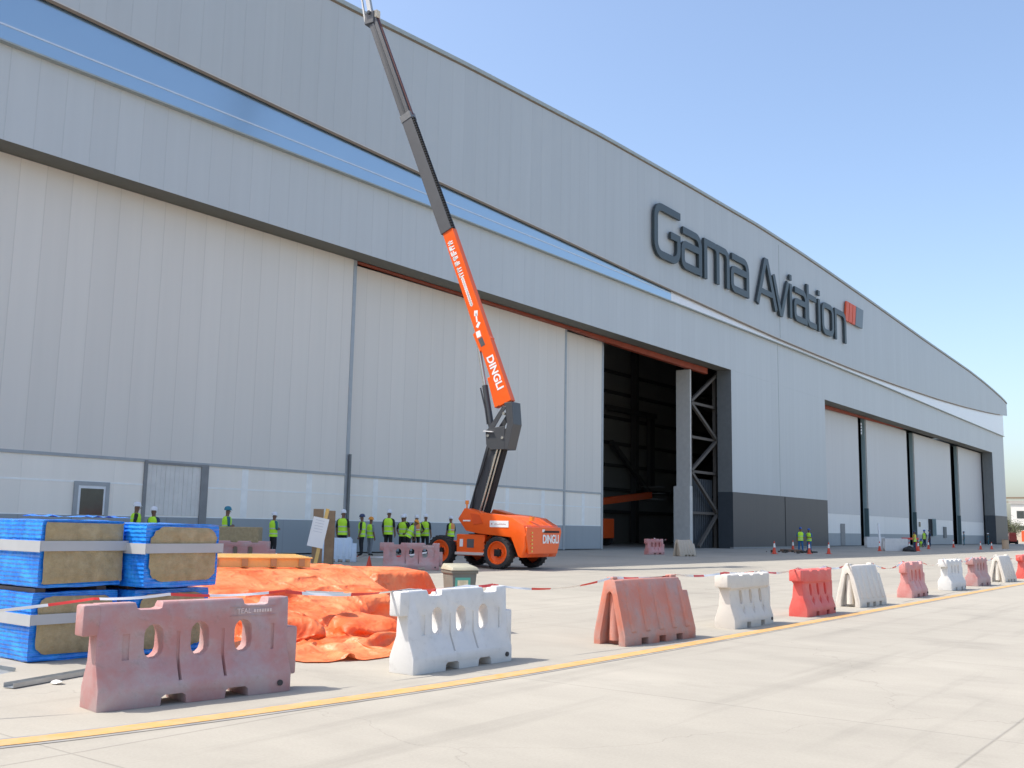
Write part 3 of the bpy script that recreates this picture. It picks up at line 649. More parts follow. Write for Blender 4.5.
def pack(x, y, z, w, d, h, rounded, label, edge=False):
    root = empty('insulation_pack', (x, y, z), R(rnd.uniform(-1.5, 1.5)), label, 'insulation pack', 'blue wrapped packs stacked in two layers')
    # wrapped body with softly bulging film
    n = 14; q = MB(); bm = bmesh.new(); bmesh.ops.create_cube(bm, size=1)
    bmesh.ops.subdivide_edges(bm, edges=bm.edges[:], cuts=n, use_grid_fill=True)
    for v in bm.verts:
        p = v.co; k = 1-.020*(abs(p.x*2)**8*abs(p.z*2)**8)
        p.x = (p.x*k+.5)*w; p.y = (p.y+.5)*d; p.z = (p.z*k+.5)*h
        nn = noise.noise_vector(Vector((p.x*5+x*3, p.y*5, p.z*7+z)))*.008+noise.noise_vector(Vector((p.x*1.5, p.y*11, p.z*2+z)))*.007
        if p.y < .02: nn.y *= .35
        v.co = p+nn
    me = bpy.data.meshes.new('film_wrap'); bm.to_mesh(me); bm.free(); me.materials.append(m_film)
    o = bpy.data.objects.new('film_wrap', me); COL.objects.link(o); o.parent = root; shade(o, 50)
    # exposed wool end, proud of the film
    q = MB(); r_ = .17 if rounded else .015; mx0, mx1, mz0, mz1 = (.06, .045, .07, .045) if rounded else (.035, .015, .05, .03)
    cs = []
    for cx, cz, a in ((w-mx1-r_, h-mz1-r_, 0), (mx0+r_, h-mz1-r_, 90), (mx0+r_, mz0+r_, 180), (w-mx1-r_, mz0+r_, 270)):
        cs += [(px+rnd.uniform(-.012, .012), pz+rnd.uniform(-.012, .012)) for px, pz in arcpts(cx, cz, r_, a, a+90, 6)]
    cx, cz = sum(a for a, b in cs)/len(cs), sum(b for a, b in cs)/len(cs); N = len(cs)
    dens = []
    for i in range(N):
        a, b = Vector(cs[i]), Vector(cs[(i+1) % N]); k = max(1, int((b-a).length/.05)); dens += [a.lerp(b, t/k) for t in range(k)]
    N = len(dens); RK = 12
    for r in range(RK+1):
        for p in dens:
            t = 1-r/RK*.999; u, v = cx+(p.x-cx)*t, cz+(p.y-cz)*t
            q.v.append((u, -.045+.012*noise.noise(Vector((u*7+x*9, v*16, z*5)))+.02*(1-r/RK)**8, v))
    for r in range(RK):
        for i in range(N): q.f.append((r*N+i, r*N+(i+1) % N, (r+1)*N+(i+1) % N, (r+1)*N+i)); q.mi.append(0)
    q.build('wool_end', m_wool, root, smooth=True)
    # white tape right round
    tz0, tz1 = h*.54, h*.69
    MB().box((-.026, -.066, tz0), (w+.026, -.060, tz1)).box((-.034, -.060, tz0-.01), (-.026, d+.02, tz1)).box((w+.026, -.060, tz0), (w+.034, d+.02, tz1)).build('white_tape', m_ptape, root)
    # loose film edges round the wool
    q = MB()
    for i in range(16):
        t = i/16*2*math.pi; cx, cz = w/2+math.cos(t)*w*.46, h/2+math.sin(t)*h*.46
        a = rnd.uniform(0, 3.14); l1 = rnd.uniform(.05, .13)
        q.add([(cx-l1*math.cos(a), -.05, cz-l1*math.sin(a)*.5), (cx+l1*math.cos(a), -.055, cz+l1*math.sin(a)*.5), (cx+.03, -.062, cz+.03), (cx-.02, -.055, cz+.05)], [(0, 1, 2, 3)])
    return root
pack(5.92, 11.1, .02, 1.04, 2.3, .76, True, 'blue wrapped insulation pack at the bottom left, with rounded brown wool end')
pack(7.03, 10.85, .02, 1.05, 2.3, .76, True, 'blue wrapped pack at the bottom right, mostly behind the pink barrier')
pack(5.92, 11.02, .835, 1.02, 2.3, .76, False, 'upper left blue pack with square brown wool end and white tape')
pack(6.98, 10.62, .815, 1.04, 2.3, .755, True, 'upper right blue pack with rounded brown wool end and white tape')
# skids under the upper packs
for x in (6.0, 6.75, 7.15, 7.9):
    tag(MB().box((x, 11.2, .772), (x+.12, 13.2, .82)).build('timber_skid', m_brown), 'dark timber skid, '+{6.0: 'first', 6.75: 'second', 7.15: 'third', 7.9: 'last'}[x]+' from the left between the pack layers', 'skid', 'skids between the packs')
# torn film lying on top
q = MB(); n = 16
for j in range(6):
    for i in range(n+1):
        q.v.append((6.5+i*.075, 12.0+j*.12, 1.60+.03+.05*abs(noise.noise(Vector((i*.5, j*.9, 3))))+.02*noise.noise(Vector((i, j*2, 1)))))
for j in range(5):
    for i in range(n): a = j*(n+1)+i; q.f.append((a, a+1, a+n+2, a+n+1)); q.mi.append(0)
tag(q.build('film_scrap', m_film, smooth=True), 'crumpled scrap of blue film lying on top of the packs', 'plastic film')
# scrap sheets and the metal stud on the ground
m_zinc = pm('zinc_sheet', (.42, .43, .42), .35, metal=.5, var=.2, scale=5)
m_whiteb = pm('white_board', (.66, .65, .61), .6, var=.08)
o = MB().box((-.5, -.2, 0), (.32, .16, .012)).build('board_offcut', m_whiteb); o.location = (5.05, 11.0, .13); o.rotation_euler = (R(8), R(-6), R(-30)); tag(o, 'white board offcut lying on scrap beside the blue packs', 'board')
o = MB().box((-.55, -.2, 0), (.32, .2, .01)).box((-.55, .19, .01), (.32, .2, .05)).build('metal_offcut', m_zinc); o.location = (5.2, 10.75, .04); o.rotation_euler = (R(3), R(9), R(-48)); tag(o, 'bent grey metal offcut on the ground beside the blue packs', 'metal sheet')
st_ = MB().box((0, 0, 0), (1.45, .004, .045)).box((0, .004, 0), (1.45, .12, .004)).box((0, .12, 0), (1.45, .124, .045)).build('metal_stud', m_zinc)
st_.location = (5.02, 9.62, .012); st_.rotation_euler = (0, 0, R(17)); tag(st_, 'grey galvanised metal stud lying on the concrete left of the pink barrier', 'metal stud')
m_redplastic = pm('red_tape_plastic', (.70, .06, .04), .5)
for i, (x, y, m_, nm, lb) in enumerate([(4.95, 10.0, m_redplastic, 'tape_scrap', 'small red scrap on the concrete beside the metal stud'), (5.45, 9.6, m_whiteb, 'rag', 'crumpled white rag lying against the metal stud')]):
    q = MB(); c = []
    for k in range(9): c.append((x+.09*math.cos(k*.7)*rnd.uniform(.5, 1), y+.07*math.sin(k*.7)*rnd.uniform(.5, 1), .012+rnd.uniform(0, .03)))
    q.add([(x, y, .045)]+c, [(0, k+1, (k+1) % 9+1) for k in range(9)]); tag(q.build(nm, m_), lb, 'litter')

# ------------------------------------------------------------------ tarpaulin over a heap
def tarp_mat():
    M = pm('orange_tarpaulin', (.84, .135, .03), .5, var=.10, scale=2, fade=(.86, .34, .14), fade_scale=1.2, fade_amt=.85, bump=.35, bscale=9, trans=.12)
    return M
m_tarp = tarp_mat()
def crumple(M):
    n, l = M.node_tree.nodes, M.node_tree.links; b = n['Principled BSDF']; tc = n.new('ShaderNodeTexCoord')
    nz = n.new('ShaderNodeTexNoise'); nz.inputs['Scale'].default_value = 1.5; nz.inputs['Detail'].default_value = 3; l.new(tc.outputs['Object'], nz.inputs[0])
    ad = n.new('ShaderNodeVectorMath'); ad.operation = 'ADD'; l.new(tc.outputs['Object'], ad.inputs[0]); l.new(nz.outputs['Color'], ad.inputs[1])
    old = b.inputs['Normal'].links[0].from_socket
    for sc, dist in ((3.2, .11), (9, .035)):
        v = n.new('ShaderNodeTexVoronoi'); v.feature = 'F1'; v.inputs['Scale'].default_value = sc; l.new(ad.outputs[0], v.inputs['Vector'])
        bp = n.new('ShaderNodeBump'); bp.inputs['Strength'].default_value = .5; bp.inputs['Distance'].default_value = dist*.7; l.new(v.outputs['Distance'], bp.inputs['Height']); l.new(old, bp.inputs['Normal']); old = bp.outputs[0]
    l.new(old, b.inputs['Normal'])
crumple(m_tarp)
bnd = [(8.25,9.05),(8.9,8.75),(9.45,8.80),(10.1,8.85),(10.9,9.1),(11.7,9.8),(12.5,10.6),(13.2,11.4),(14.4,11.5),(15.4,12.3),(15.8,13.8),(15.6,15.2),(14.9,16.6),(13.5,17.6),(12.0,17.8),(10.8,17.0),(9.8,15.6),(8.8,13.8),(8.45,12.2),(8.4,11.0),(8.2,10.0)]
import numpy as np
def in_poly(X, Y, P):
    c = np.zeros(X.shape, bool); j = len(P)-1
    for i in range(len(P)):
        (xi, yi), (xj, yj) = P[i], P[j]
        t = ((yi > Y) != (yj > Y)) & (X < (xj-xi)*(Y-yi)/((yj-yi) or 1e-9)+xi); c ^= t; j = i
    return c
def drape():
    """a sheet cut larger than the heap, let fall on the stacked goods and settled (position-based cloth)"""
    rs = np.random.RandomState(5); sp = .062; x0, y0 = 8.0, 8.5; nx, ny = 132, 152
    # height of what lies beneath, on a fine grid
    hx, hy = np.meshgrid(np.arange(7.5, 17, .05), np.arange(8, 19, .05), indexing='ij'); Hh = np.zeros(hx.shape)
    for P, z in (([(10.35,14.05),(12.1,13.15),(13.6,15.5),(11.9,16.6)], .77), ([(12.86,12.60),(14.05,12.30),(15.0,13.9),(13.7,15.0)], .73), ([(12.0,13.3),(13.0,13.0),(13.9,15.2),(13.2,15.6)], .75),
                 ([(9.2,12.5),(10.4,11.9),(11.2,13.2),(10.1,14.2)], .56), ([(11.0,11.6),(12.0,11.3),(12.5,12.4),(11.5,12.7)], .46), ([(10.0,10.3),(10.9,10.1),(11.2,10.8),(10.3,11.2)], .24), ([(8.9,10.6),(9.5,10.3),(9.8,11.2),(9.1,11.6)], .32), ([(9.0,9.4),(10.2,9.35),(10.2,9.55),(9.0,9.6)], .10), ([(10.9,9.8),(11.5,9.9),(11.7,10.4),(11.2,10.4)], .20)):
        Hh = np.maximum(Hh, np.where(in_poly(hx, hy, P), z, 0))
    ramp = in_poly(hx, hy, [(9.0,11.3),(10.6,10.9),(12.5,11.8),(12.84,12.75),(13.3,14.6),(11.0,14.3),(9.5,13.7)]); Hh = np.maximum(Hh, np.where(ramp, np.clip(.26+.235*(hy-11.1)+.03*(hx-11), 0, .78), 0))
    def H(x, y):
        i = np.clip((x-7.5)/.05, 0, Hh.shape[0]-2); j = np.clip((y-8)/.05, 0, Hh.shape[1]-2); a = i.astype(int); b = j.astype(int); u = i-a; v = j-b
        return (Hh[a, b]*(1-u)+Hh[a+1, b]*u)*(1-v)+(Hh[a, b+1]*(1-u)+Hh[a+1, b+1]*u)*v
    # sheet axes turned so that the weave runs across the heap
    I, J = np.meshgrid(np.arange(nx), np.arange(ny), indexing='ij'); X = x0+I*sp; Y = y0+J*sp
    M = in_poly(X, Y, bnd); n1 = np.zeros(X.shape)
    for k in range(34):
        a, f_, ph = rs.uniform(-.2, 1.4), rs.uniform(2, 14), rs.uniform(0, 6.28); n1 += 1.6*np.sin((X*np.sin(a)-Y*np.cos(a)*.6+.25*np.sin(Y*1.7+ph))*f_+ph)/f_
    P = np.stack([X+.016*rs.randn(*X.shape), Y+.016*rs.randn(*X.shape), H(X, Y)+.16+.10*n1+.03*rs.randn(*X.shape)], -1); V = np.zeros_like(P)
    front = np.clip((13.2-Y)/3, 0, 1); ex = 1.09+.30*front+.05*np.sin(X*2.1+Y*1.3)
    sets = []
    for di, dj, st in ((1, 0, 1.), (0, 1, 1.), (1, 1, .55), (1, -1, .55), (2, 0, .05), (0, 2, .05)):
        L = sp*math.hypot(di, dj)
        a0, a1 = (slice(0, nx-di), slice(di, nx)); b0, b1 = (slice(0, ny-dj), slice(dj, ny)) if dj >= 0 else (slice(-dj, ny), slice(0, ny+dj))
        m = M[a0, b0] & M[a1, b1]; sets.append(((a0, b0), (a1, b1), (L*ex[a0, b0]), m*st*.5, abs(di) > 1 or abs(dj) > 1))
    cnt = np.zeros(X.shape)
    for s0, s1, L, w, bd in sets: cnt[s0] += w*2; cnt[s1] += w*2
    cnt = np.maximum(cnt, 1)[..., None]; dt = 1/30
    for step in range(130):
        V[..., 2] -= 6*dt; V *= .955; Q = P.copy(); P = P+V*dt
        for it in range(12):
            D = np.zeros_like(P)
            for s0, s1, L, w, bd in sets:
                d = P[s1]-P[s0]; l = np.sqrt((d*d).sum(-1))+1e-9; k = (l-L)/l
                if bd: k = np.minimum(k, 0)
                d *= (k*w)[..., None]; D[s0] += d; D[s1] -= d
            P += D/cnt*1.7
            h_ = H(P[..., 0], P[..., 1])+.012; low = P[..., 2] < h_
            pen = (h_-P[..., 2])[..., None]
            P[..., 2] = np.where(low, h_, P[..., 2])
            fr_ = np.where(low, .55, 0)[..., None]; P[..., :2] = P[..., :2]*(1-fr_)+Q[..., :2]*fr_
        V = np.clip((P-Q)/dt, -3, 3)
    return P, M
_P, _M = drape()
for _ in range(1):   # one light smoothing pass takes out the grid-scale chatter
    B = _P.copy(); c = np.ones(_M.shape)
    for di, dj in ((1, 0), (-1, 0), (0, 1), (0, -1)):
        sh = np.roll(_P, (di, dj), (0, 1)); ms = np.roll(_M, (di, dj), (0, 1)) & _M; B += np.where(ms[..., None], sh, 0)*.35; c += ms*.35
    _P = B/c[..., None]
boxA = [(12.86,12.60),(14.05,12.30),(15.0,13.9),(13.7,15.0)]
patch = [(9.75,8.4),(10.15,8.4),(10.85,9.75),(10.6,9.95)]
q = MB(); idx = {}; _nx, _ny = _M.shape; _PM = in_poly(_P[..., 0], _P[..., 1], patch)
for i in range(_nx):
    for j in range(_ny):
        if _M[i, j]: idx[i, j] = len(q.v); x, y, z = (float(t) for t in _P[i, j]); q.v.append((x, y, z+G(y)+.004))
for (i, j), a in idx.items():
    if (i+1, j) in idx and (i, j+1) in idx and (i+1, j+1) in idx: q.f.append((a, idx[i+1, j], idx[i+1, j+1], idx[i, j+1])); q.mi.append(int(_PM[i, j]))
o = q.build('tarpaulin', [m_tarp, pm('grey_sheeting', (.42, .40, .37), .5, var=.2, scale=8, bump=.6, bscale=20)], fix=False)
def _ss(o):
    z = o.modifiers.new('s', 'SUBSURF'); z.levels = 1; z.render_levels = 1
bake(o, _ss); shade(o, 180)
tag(o, 'crumpled orange tarpaulin draped over a heap of materials behind the front barriers', 'tarpaulin')
# timber pallet frame on the heap
m_timber = pm('yellow_timber', (.80, .50, .15), .7, var=.12, scale=3, fade=(.78, .55, .25), fade_scale=4, fade_amt=.5, bump=.2)
pal = empty('timber_pallet', (10.22, 14.32, .85), R(-32), 'yellow timber pallet frame lying on top of the orange tarpaulin', 'pallet')
for y in (0, .9, 1.8): MB().box((-.1, y, 0), (2.02, y+.05, .145)).build('rail', m_timber, pal, bevel=.004)
for i in range(5): MB().box((-.08+i*.475, -.03, .02), (.02+i*.475, 0, .145)).box((-.08+i*.475, .05, .0), (.02+i*.475, 1.85, .05)).build('block', pm('timber_end', (.42, .27, .13), .8) if i == 0 else bpy.data.materials['timber_end'], pal)
for i, y in enumerate((-.04, .3, .66, 1.0, 1.38, 1.72)): MB().box((-.12, y, .147), (2.05, y+.11, .170)).build('board', m_timber, pal, bevel=.003)
for i, (a, b) in enumerate([((9.9, 12.9), (10.35, 13.6)), ((9.6, 13.1), (10.1, 13.9))]):
    pass
o = MB().box((0, 0, 0), (.55, .16, .006)).build('foil_strip', m_zinc); o.location = (9.95, 11.1, .62); o.rotation_euler = (R(5), R(2), R(-35)); tag(o, 'shiny grey foil strip lying on the tarpaulin folds', 'foil strip')

# ------------------------------------------------------------------ wheelie bin
m_bin = pm('bin_grey_green', (.15, .165, .14), .6, var=.1, scale=5, dirt=.3)
m_binlid = pm('bin_lid', (.36, .34, .25), .6, var=.12, scale=6, dirt=.4)
b = empty('wheelie_bin', (12.05, 10.0, G(10)), R(-28), 'grey-green wheeled bin with pale lid and a green sticker, behind the white barrier', 'bin')
q = MB(); A = [(-.19,-.20),(.19,-.20),(.19,.20),(-.19,.20)]; B_ = [(-.26,-.26),(.26,-.26),(.26,.28),(-.26,.28)]
q.v = [(x, y, .06) for x, y in A]+[(x, y, .93) for x, y in B_]; q.f = [(3,2,1,0),(4,5,6,7),(0,1,5,4),(1,2,6,5),(2,3,7,6),(3,0,4,7)]; q.mi = [0]*6
q.build('bin_body', m_bin, b, bevel=.02, smooth=True)
MB().box((-.28, -.28, .90), (.28, .30, .945)).build('rim', m_bin, b, bevel=.008)
q = MB(); q.v = [(-.30,-.31,.948),(.30,-.31,.948),(.30,.31,.955),(-.30,.31,.955),(-.26,-.26,1.0),(.26,-.26,1.0),(.26,.26,1.045),(-.26,.26,1.045)]; q.f = [(3,2,1,0),(4,5,6,7),(0,1,5,4),(1,2,6,5),(2,3,7,6),(3,0,4,7)]; q.mi = [0]*6
q.build('lid', m_binlid, b, bevel=.015, smooth=True)
MB().tube([(-.24, .33, .97), (.24, .33, .97)], .015, 8).build('handle', m_bin, b)
m_rub = pm('rubber', (.025, .025, .026), .75, var=.15)
for s in (-1, 1): MB().tube([(s*.22, .22, .1), (s*.27, .22, .1)], .1, 16).build('wheel', m_rub, b)
SK = Matrix(((1,0,0,0),(0,1,.066,0),(0,0,1,0),(0,0,0,1)))
k_ = MB().box((-.20, -.263, .50), (.12, -.255, .84)).build('sticker', pm('sticker_green', (.10, .42, .33), .4, var=.05), b)
MB().box((-.15, -.266, .55), (.07, -.262, .80)).build('sticker_panel', pm('sticker_pale', (.66, .64, .42), .4, var=.2, scale=14), k_)

b.scale = (.78, .78, .98)
# ------------------------------------------------------------------ boom lift
m_or = pm('lift_orange', (.90, .115, .008), .3, var=.03, fade=(.86, .15, .02), fade_scale=3, fade_amt=.3, dirt=.06)
m_ord = pm('lift_orange_deep', (.74, .085, .01), .4, var=.06, dirt=.25)
m_boom = pm('boom_dark_grey', (.062, .064, .068), .4, var=.06, scale=2)
m_boom2 = pm('boom_mid_grey', (.095, .095, .098), .42, var=.05)
m_chrome = pm('ram_steel', (.55, .52, .45), .25, metal=.7)
m_decal = pm('decal_white', (.85, .84, .82), .4, var=.03)
m_beacon = pm('beacon_amber', (.85, .25, .03), .25)
def wheel(parent, x, y, s, rad=.575, wd=.36):
    """axle along x; s = side of the outer face"""
    T = frame3((x, y, rad), (0, 1, 0), (0, 0, 1), (s, 0, 0))
    h2 = wd/2
    ty = MB().lathe([(rad*.70, -h2*.8), (rad*.78, -h2), (rad*.93, -h2), (rad*.975, -h2*.75), (rad*.975, h2*.75), (rad*.93, h2), (rad*.78, h2), (rad*.70, h2*.8), (rad*.70, -h2*.8)], T, 40)
    for k in range(22):
        a0 = 2*math.pi*k/22
        for sd in (-1, 1):
            a = a0+(math.pi/22 if sd > 0 else 0)
            er = Vector((math.cos(a), math.sin(a), 0)); et = Vector((-math.sin(a), math.cos(a), 0))
            TT = T @ frame3(er*rad*.955, er, et, (0, 0, 1))
            ty.box((-.01, -.028, 0 if sd > 0 else -h2*1.0), (.022, .028, h2*1.0 if sd > 0 else 0), T=TT)
    w = MB(); w = ty.build('wheel', m_rub, parent); shade(w, 30)
    MB().lathe([(rad*.71, h2*.82), (rad*.66, h2*.84), (rad*.61, h2*.30), (rad*.34, h2*.10), (rad*.28, h2*.30), (rad*.22, h2*.30), (0, h2*.30)], T, 36).build('rim', m_or, w, smooth=True)
    hb = MB().lathe([(rad*.20, h2*.25), (rad*.20, h2*.85), (rad*.15, h2*.95), (0, h2*.95)], T, 20)
    for k in range(8):
        a = 2*math.pi*k/8; hb.tube([T @ Vector((rad*.24*math.cos(a), rad*.24*math.sin(a), h2*.28)), T @ Vector((rad*.24*math.cos(a), rad*.24*math.sin(a), h2*.45))], .02, 6)
    hb.build('hub', m_black, w)
    return w
LX, LY = 29.6, 22.9; LU = Vector((-.08, .997)).normalized()
lrz = math.atan2(LU.y, LU.x)-math.pi/2      # local +Y = forward (towards the building)
LF = empty('boom_lift', (LX, LY, G(LY)), lrz, 'orange self-propelled boom lift with its boom raised to the hangar roof', 'boom lift')
for (y, s) in ((1.58, -1), (-.92, -1), (1.58, 1), (-.92, 1)): wheel(LF, s*1.15, y, s)
ch = MB()
ch.box((-.92, -1.3, .42), (.92, 2.0, .95)); c1 = ch.build('chassis', m_ord, LF, bevel=.03)
MB().box((-1.14, -.28, .50), (-.93, .95, 1.20)).build('side_cabinet', m_or, LF, bevel=.03)
MB().box((-1.2, -.30, .46), (-.95, .98, .56)).build('side_step', pm('step_pale', (.62, .55, .50), .5), LF, bevel=.01)
MB().box((.93, -.28, .50), (1.14, .95, 1.20)).build('side_cabinet', m_or, LF, bevel=.03)
MB().box((-1.15, .18, .72), (-1.14, .48, 1.03)).build('control_box', m_boom2, LF)
MB().box((-1.15, .66, .75), (-1.142, .80, 1.02)).build('decal', m_decal, LF)
MB().bar((-1.3, 1.58, .575), (1.3, 1.58, .575), .24, .24).bar((-1.3, -.92, .575), (1.3, -.92, .575), .24, .24).build('axle', m_black, LF)
MB().tube([(0, .3, .95), (0, .3, 1.22)], .75, 32).build('slewing_ring', m_black, LF)
for y in (1.58, -.92):
    q = MB()
    for s in (-1, 1):
        P = [(y+.72*math.cos(R(a)), .575+.72*math.sin(R(a))) for a in range(25, 156, 13)]
        k0 = len(q.v)
        for (yy, zz) in P: q.v += [(s*.95, yy, zz), (s*1.2, yy, zz)]
        for i in range(len(P)-1): q.f.append((k0+2*i, k0+2*i+1, k0+2*i+3, k0+2*i+2)); q.mi.append(0)
    if y < 0: q.build('mudguard', m_or, LF, fix=False)
# engine hood / turret: side profile extruded across
GZ = G(LY)
def Pz(pts): return [(a, z-GZ) for a, z in pts]
side = Pz([(.58, 2.24), (.86, 1.85), (.5, 1.42), (-.04, 1.33), (-1.45, 1.22), (-1.55, 1.0), (-1.75, .56), (-1.88, .52), (-2.02, .9), (-2.03, 1.5), (-1.95, 1.66), (-1.75, 1.75), (-1.47, 1.92), (-.8, 2.02), (-.1, 2.08)])
tb = MB()
tb.prism(side, lambda u, v, t: (-1.22+.55*t, u, v)); tb.prism(side, lambda u, v, t: (.67+.55*t, u, v))
tb.prism([(a, z) for a, z in side if a < -.75], lambda u, v, t: (-.68+1.36*t, u, v))
t0 = tb.build('turret', m_or, LF); bake(t0, lambda o: bevmod(o, .03, 2)); shade(t0, 35)
t0['label'] = 'orange turret with counterweight tail'
MB().box((-.65, -.6, 1.10), (.65, .5, 1.35)).build('turret_deck', m_black, LF)
# rear face of the counterweight: slanted plate with lettering
rear = MB(); rear.prism([(-1.0, .55), (1.0, .55), (1.3, 1.33), (1.22, 1.5), (-1.15, 1.5), (-1.22, 1.2)], lambda u, v, t: (u, -2.0-.07*t, v)); rear.build('counterweight', m_or, LF, bevel=.02)
q = MB()
for i in range(6): q.box((-.86, -2.10, .62+i*.13), (-.80, -2.065, .68+i*.13))
q.build('reflector', pm('reflector_yellow', (.8, .55, .12), .4), LF)
T = frame3((.48, -2.085, 1.06), (1, 0, 0), (0, 0, 1), (0, -1, 0))
text('lettering', 'DINGLI', .42, .008, m_decal, LF, T, .012, .85)
MB().box((-.05, -2.10, 1.30), (1.08, -2.068, 1.37)).build('vent_slot', m_black, LF)
MB().box((-.12, -2.10, 1.32), (.02, -2.066, 1.42)).build('decal', m_decal, LF)
# white plate with small print on the near side
MB().box((-1.235, -1.34, 1.47), (-1.222, -.55, 1.70)).build('name_plate', m_decal, LF)
q = MB(); rr = random.Random(3)
for k in range(9): q.box((-1.239, -1.22+k*.055, 1.565), (-1.2355, -1.185+k*.055, 1.565+rr.uniform(.02, .045)))
q.box((-1.239, -.66, 1.56), (-1.2355, -.61, 1.61))
q.build('small_print', pm('print_red', (.5, .22, .2), .5), LF)
MB().prism([(-.1, 2.0-GZ), (.3, 2.05-GZ), (.15, 1.65-GZ), (-.25, 1.7-GZ)], lambda u, v, t: (-1.24+.02*t, u, v)).build('side_flash', m_ord, LF)
MB().box((-1.236, .30, 1.66), (-1.22, .62, 1.71)).build('decal', m_decal, LF)
bc = MB().tube([(-1.0, .62, 2.12), (-1.0, .62, 2.28)], .03, 8).tube([(-1.0, .62, 2.28), (-1.0, .62, 2.42)], .065, 12).build('beacon', m_beacon, LF)
MB().tube([(-.3, -1.75, 1.72), (-.3, -1.75, 1.86)], .09, 12).build('beacon', m_beacon, LF)
hs = MB().tube([(-.9, -.75, 1.18), (-1.0, -.95, 1.1), (-1.05, -1.3, .95), (-.9, -1.55, .7)], .05, 8).tube([(-.7, -.7, 1.15), (-.95, -1.1, .85), (-.8, -1.5, .6)], .04, 8).build('hose', m_black, LF)
MB().box((-.9, -1.6, .45), (.9, -1.3, 1.1)).build('underframe', m_black, LF)
# boom helper: tapered box girder in the Y-Z plane at lateral offset
def girder(name, p, q_, w0, w1, d0, d1, mat, bev=.02, x=0):
    p, q_ = Vector((x, p[0], p[1]-GZ)), Vector((x, q_[0], q_[1]-GZ)); d = (q_-p).normalized(); nn = Vector((0, -d.z, d.y)); m_ = MB()
    vs = []
    for c, w, dp in ((p, w0, d0), (q_, w1, d1)):
        for i, j_ in ((-1,-1),(1,-1),(1,1),(-1,1)): vs.append(c+Vector((i*w/2, 0, 0))+nn*j_*dp/2)
    m_.add(vs, [(0,1,2,3),(7,6,5,4),(0,4,5,1),(1,5,6,2),(2,6,7,3),(3,7,4,0)])
    return m_.build(name, mat, LF, bevel=bev)
# lower (riser) boom
girder('riser_boom', (1.00, 1.7), (.03, 4.85), .38, .36, .50, .50, m_boom)
girder('riser_inner', (.60, 1.7), (-.30, 4.6), .34, .32, .26, .24, m_black)
MB().tube([(-.20, .62, 2.0-GZ), (-.20, -.14, 4.45-GZ)], .045, 10).tube([(-.19, .48, 2.0-GZ), (-.19, -.28, 4.45-GZ)], .03, 10).build('ram_rod', m_chrome, LF, smooth=True)
# knuckle
kp = Pz([(.36, 4.55), (.30, 5.15), (-.05, 5.75), (-.30, 6.30), (-.92, 6.30), (-1.0, 5.45), (-.78, 4.45), (-.30, 4.40)])
q = MB()
q.prism(Pz([(-.46, 6.16), (-.80, 6.18), (-.88, 5.35), (-.64, 4.42), (-.40, 4.42), (-.60, 5.35), (-.54, 5.8)]), lambda u, v, t: (-.30+.60*t, u, v))
for s in (-1, 1): q.prism(Pz([(.30, 4.62), (.34, 5.12), (.22, 5.22), (-.40, 6.05), (-.56, 6.0), (-.06, 5.25), (-.50, 5.28), (-.52, 4.42), (.10, 4.42)]), lambda u, v, t, s=s: (s*.27+s*.04*t, u, v))
q.build('knuckle', m_boom, LF, bevel=.01)
for py_, pz_ in ((-.46, 5.75), (.22, 4.95), (-.42, 4.85)): MB().tube([(-.34, py_, pz_-GZ), (.34, py_, pz_-GZ)], .055, 12).build('pin', m_chrome, LF)
MB().bar((-.35, .38, 5.12-GZ), (-.35, -.02, 5.08-GZ), .1, .03).build('bracket', m_decal, LF)
# upper telescopic boom
girder('upper_boom', (-.42, 6.15), (2.50, 13.25), .30, .30, .56, .52, m_or, .03)
girder('boom_heel', (-.22, 6.1), (.20, 7.25), .28, .28, .62, .52, m_or, .03)
girder('middle_boom', (2.53, 13.2), (4.84, 18.55), .38, .36, .54, .50, m_boom2, .02)
girder('inner_boom', (4.80, 18.45), (6.92, 23.45), .33, .31, .46, .44, m_boom2, .02)
girder('boom_collar', (4.74, 18.32), (4.86, 18.62), .40, .40, .54, .54, pm('collar_grey', (.17, .17, .17), .4), .01)
# cable track along the back of the boom (tooth chain)
d = Vector((0, 4.84-2.53, 18.55-13.2)).normalized(); nn = Vector((0, -d.z, d.y)); q = MB(); N_ = 46
for i in range(N_):
    p = Vector((-.08, 2.53, 13.2-GZ))+d*(5.6*i/N_)+nn*.29; q.bar(p, p+d*.075, .16, .11)
q.build('cable_track', m_black, LF)
dd = Vector((0, 6.92-4.8, 23.45-18.45)).normalized(); n2 = Vector((0, -dd.z, dd.y)); q = MB()
q.bar(Vector((0, 4.8, 18.5-GZ))+n2*.25, Vector((0, 6.9, 23.4-GZ))+n2*.24, .1, .05); q.build('hose_run', pm('hose_red', (.10, .03, .025), .5), LF)
q = MB(); q.bar(Vector((-.18, 4.85, 18.6-GZ)), Vector((-.168, 6.9, 23.4-GZ)), .02, .10, up=tuple(n2)); q.build('boom_groove', m_boom, LF)
# lift cylinder of the upper boom
MB().tube([(0, .98, 8.6-GZ), (0, .60, 6.85-GZ)], .075, 12).build('ram_rod', m_chrome, LF, smooth=True)
MB().tube([(0, .62, 6.9-GZ), (0, .24, 5.1-GZ)], .115, 14).tube([(-.1, .75, 6.8-GZ), (-.12, .5, 6.0-GZ), (-.1, .4, 5.4-GZ)], .035, 6).build('cylinder', m_boom, LF, smooth=True)
MB().prism(Pz([(.80, 8.2), (1.15, 8.9), (.75, 9.3), (.3, 8.7)]), lambda u, v, t: (-.13+.26*t, u, v)).build('bracket', m_or, LF, bevel=.01)
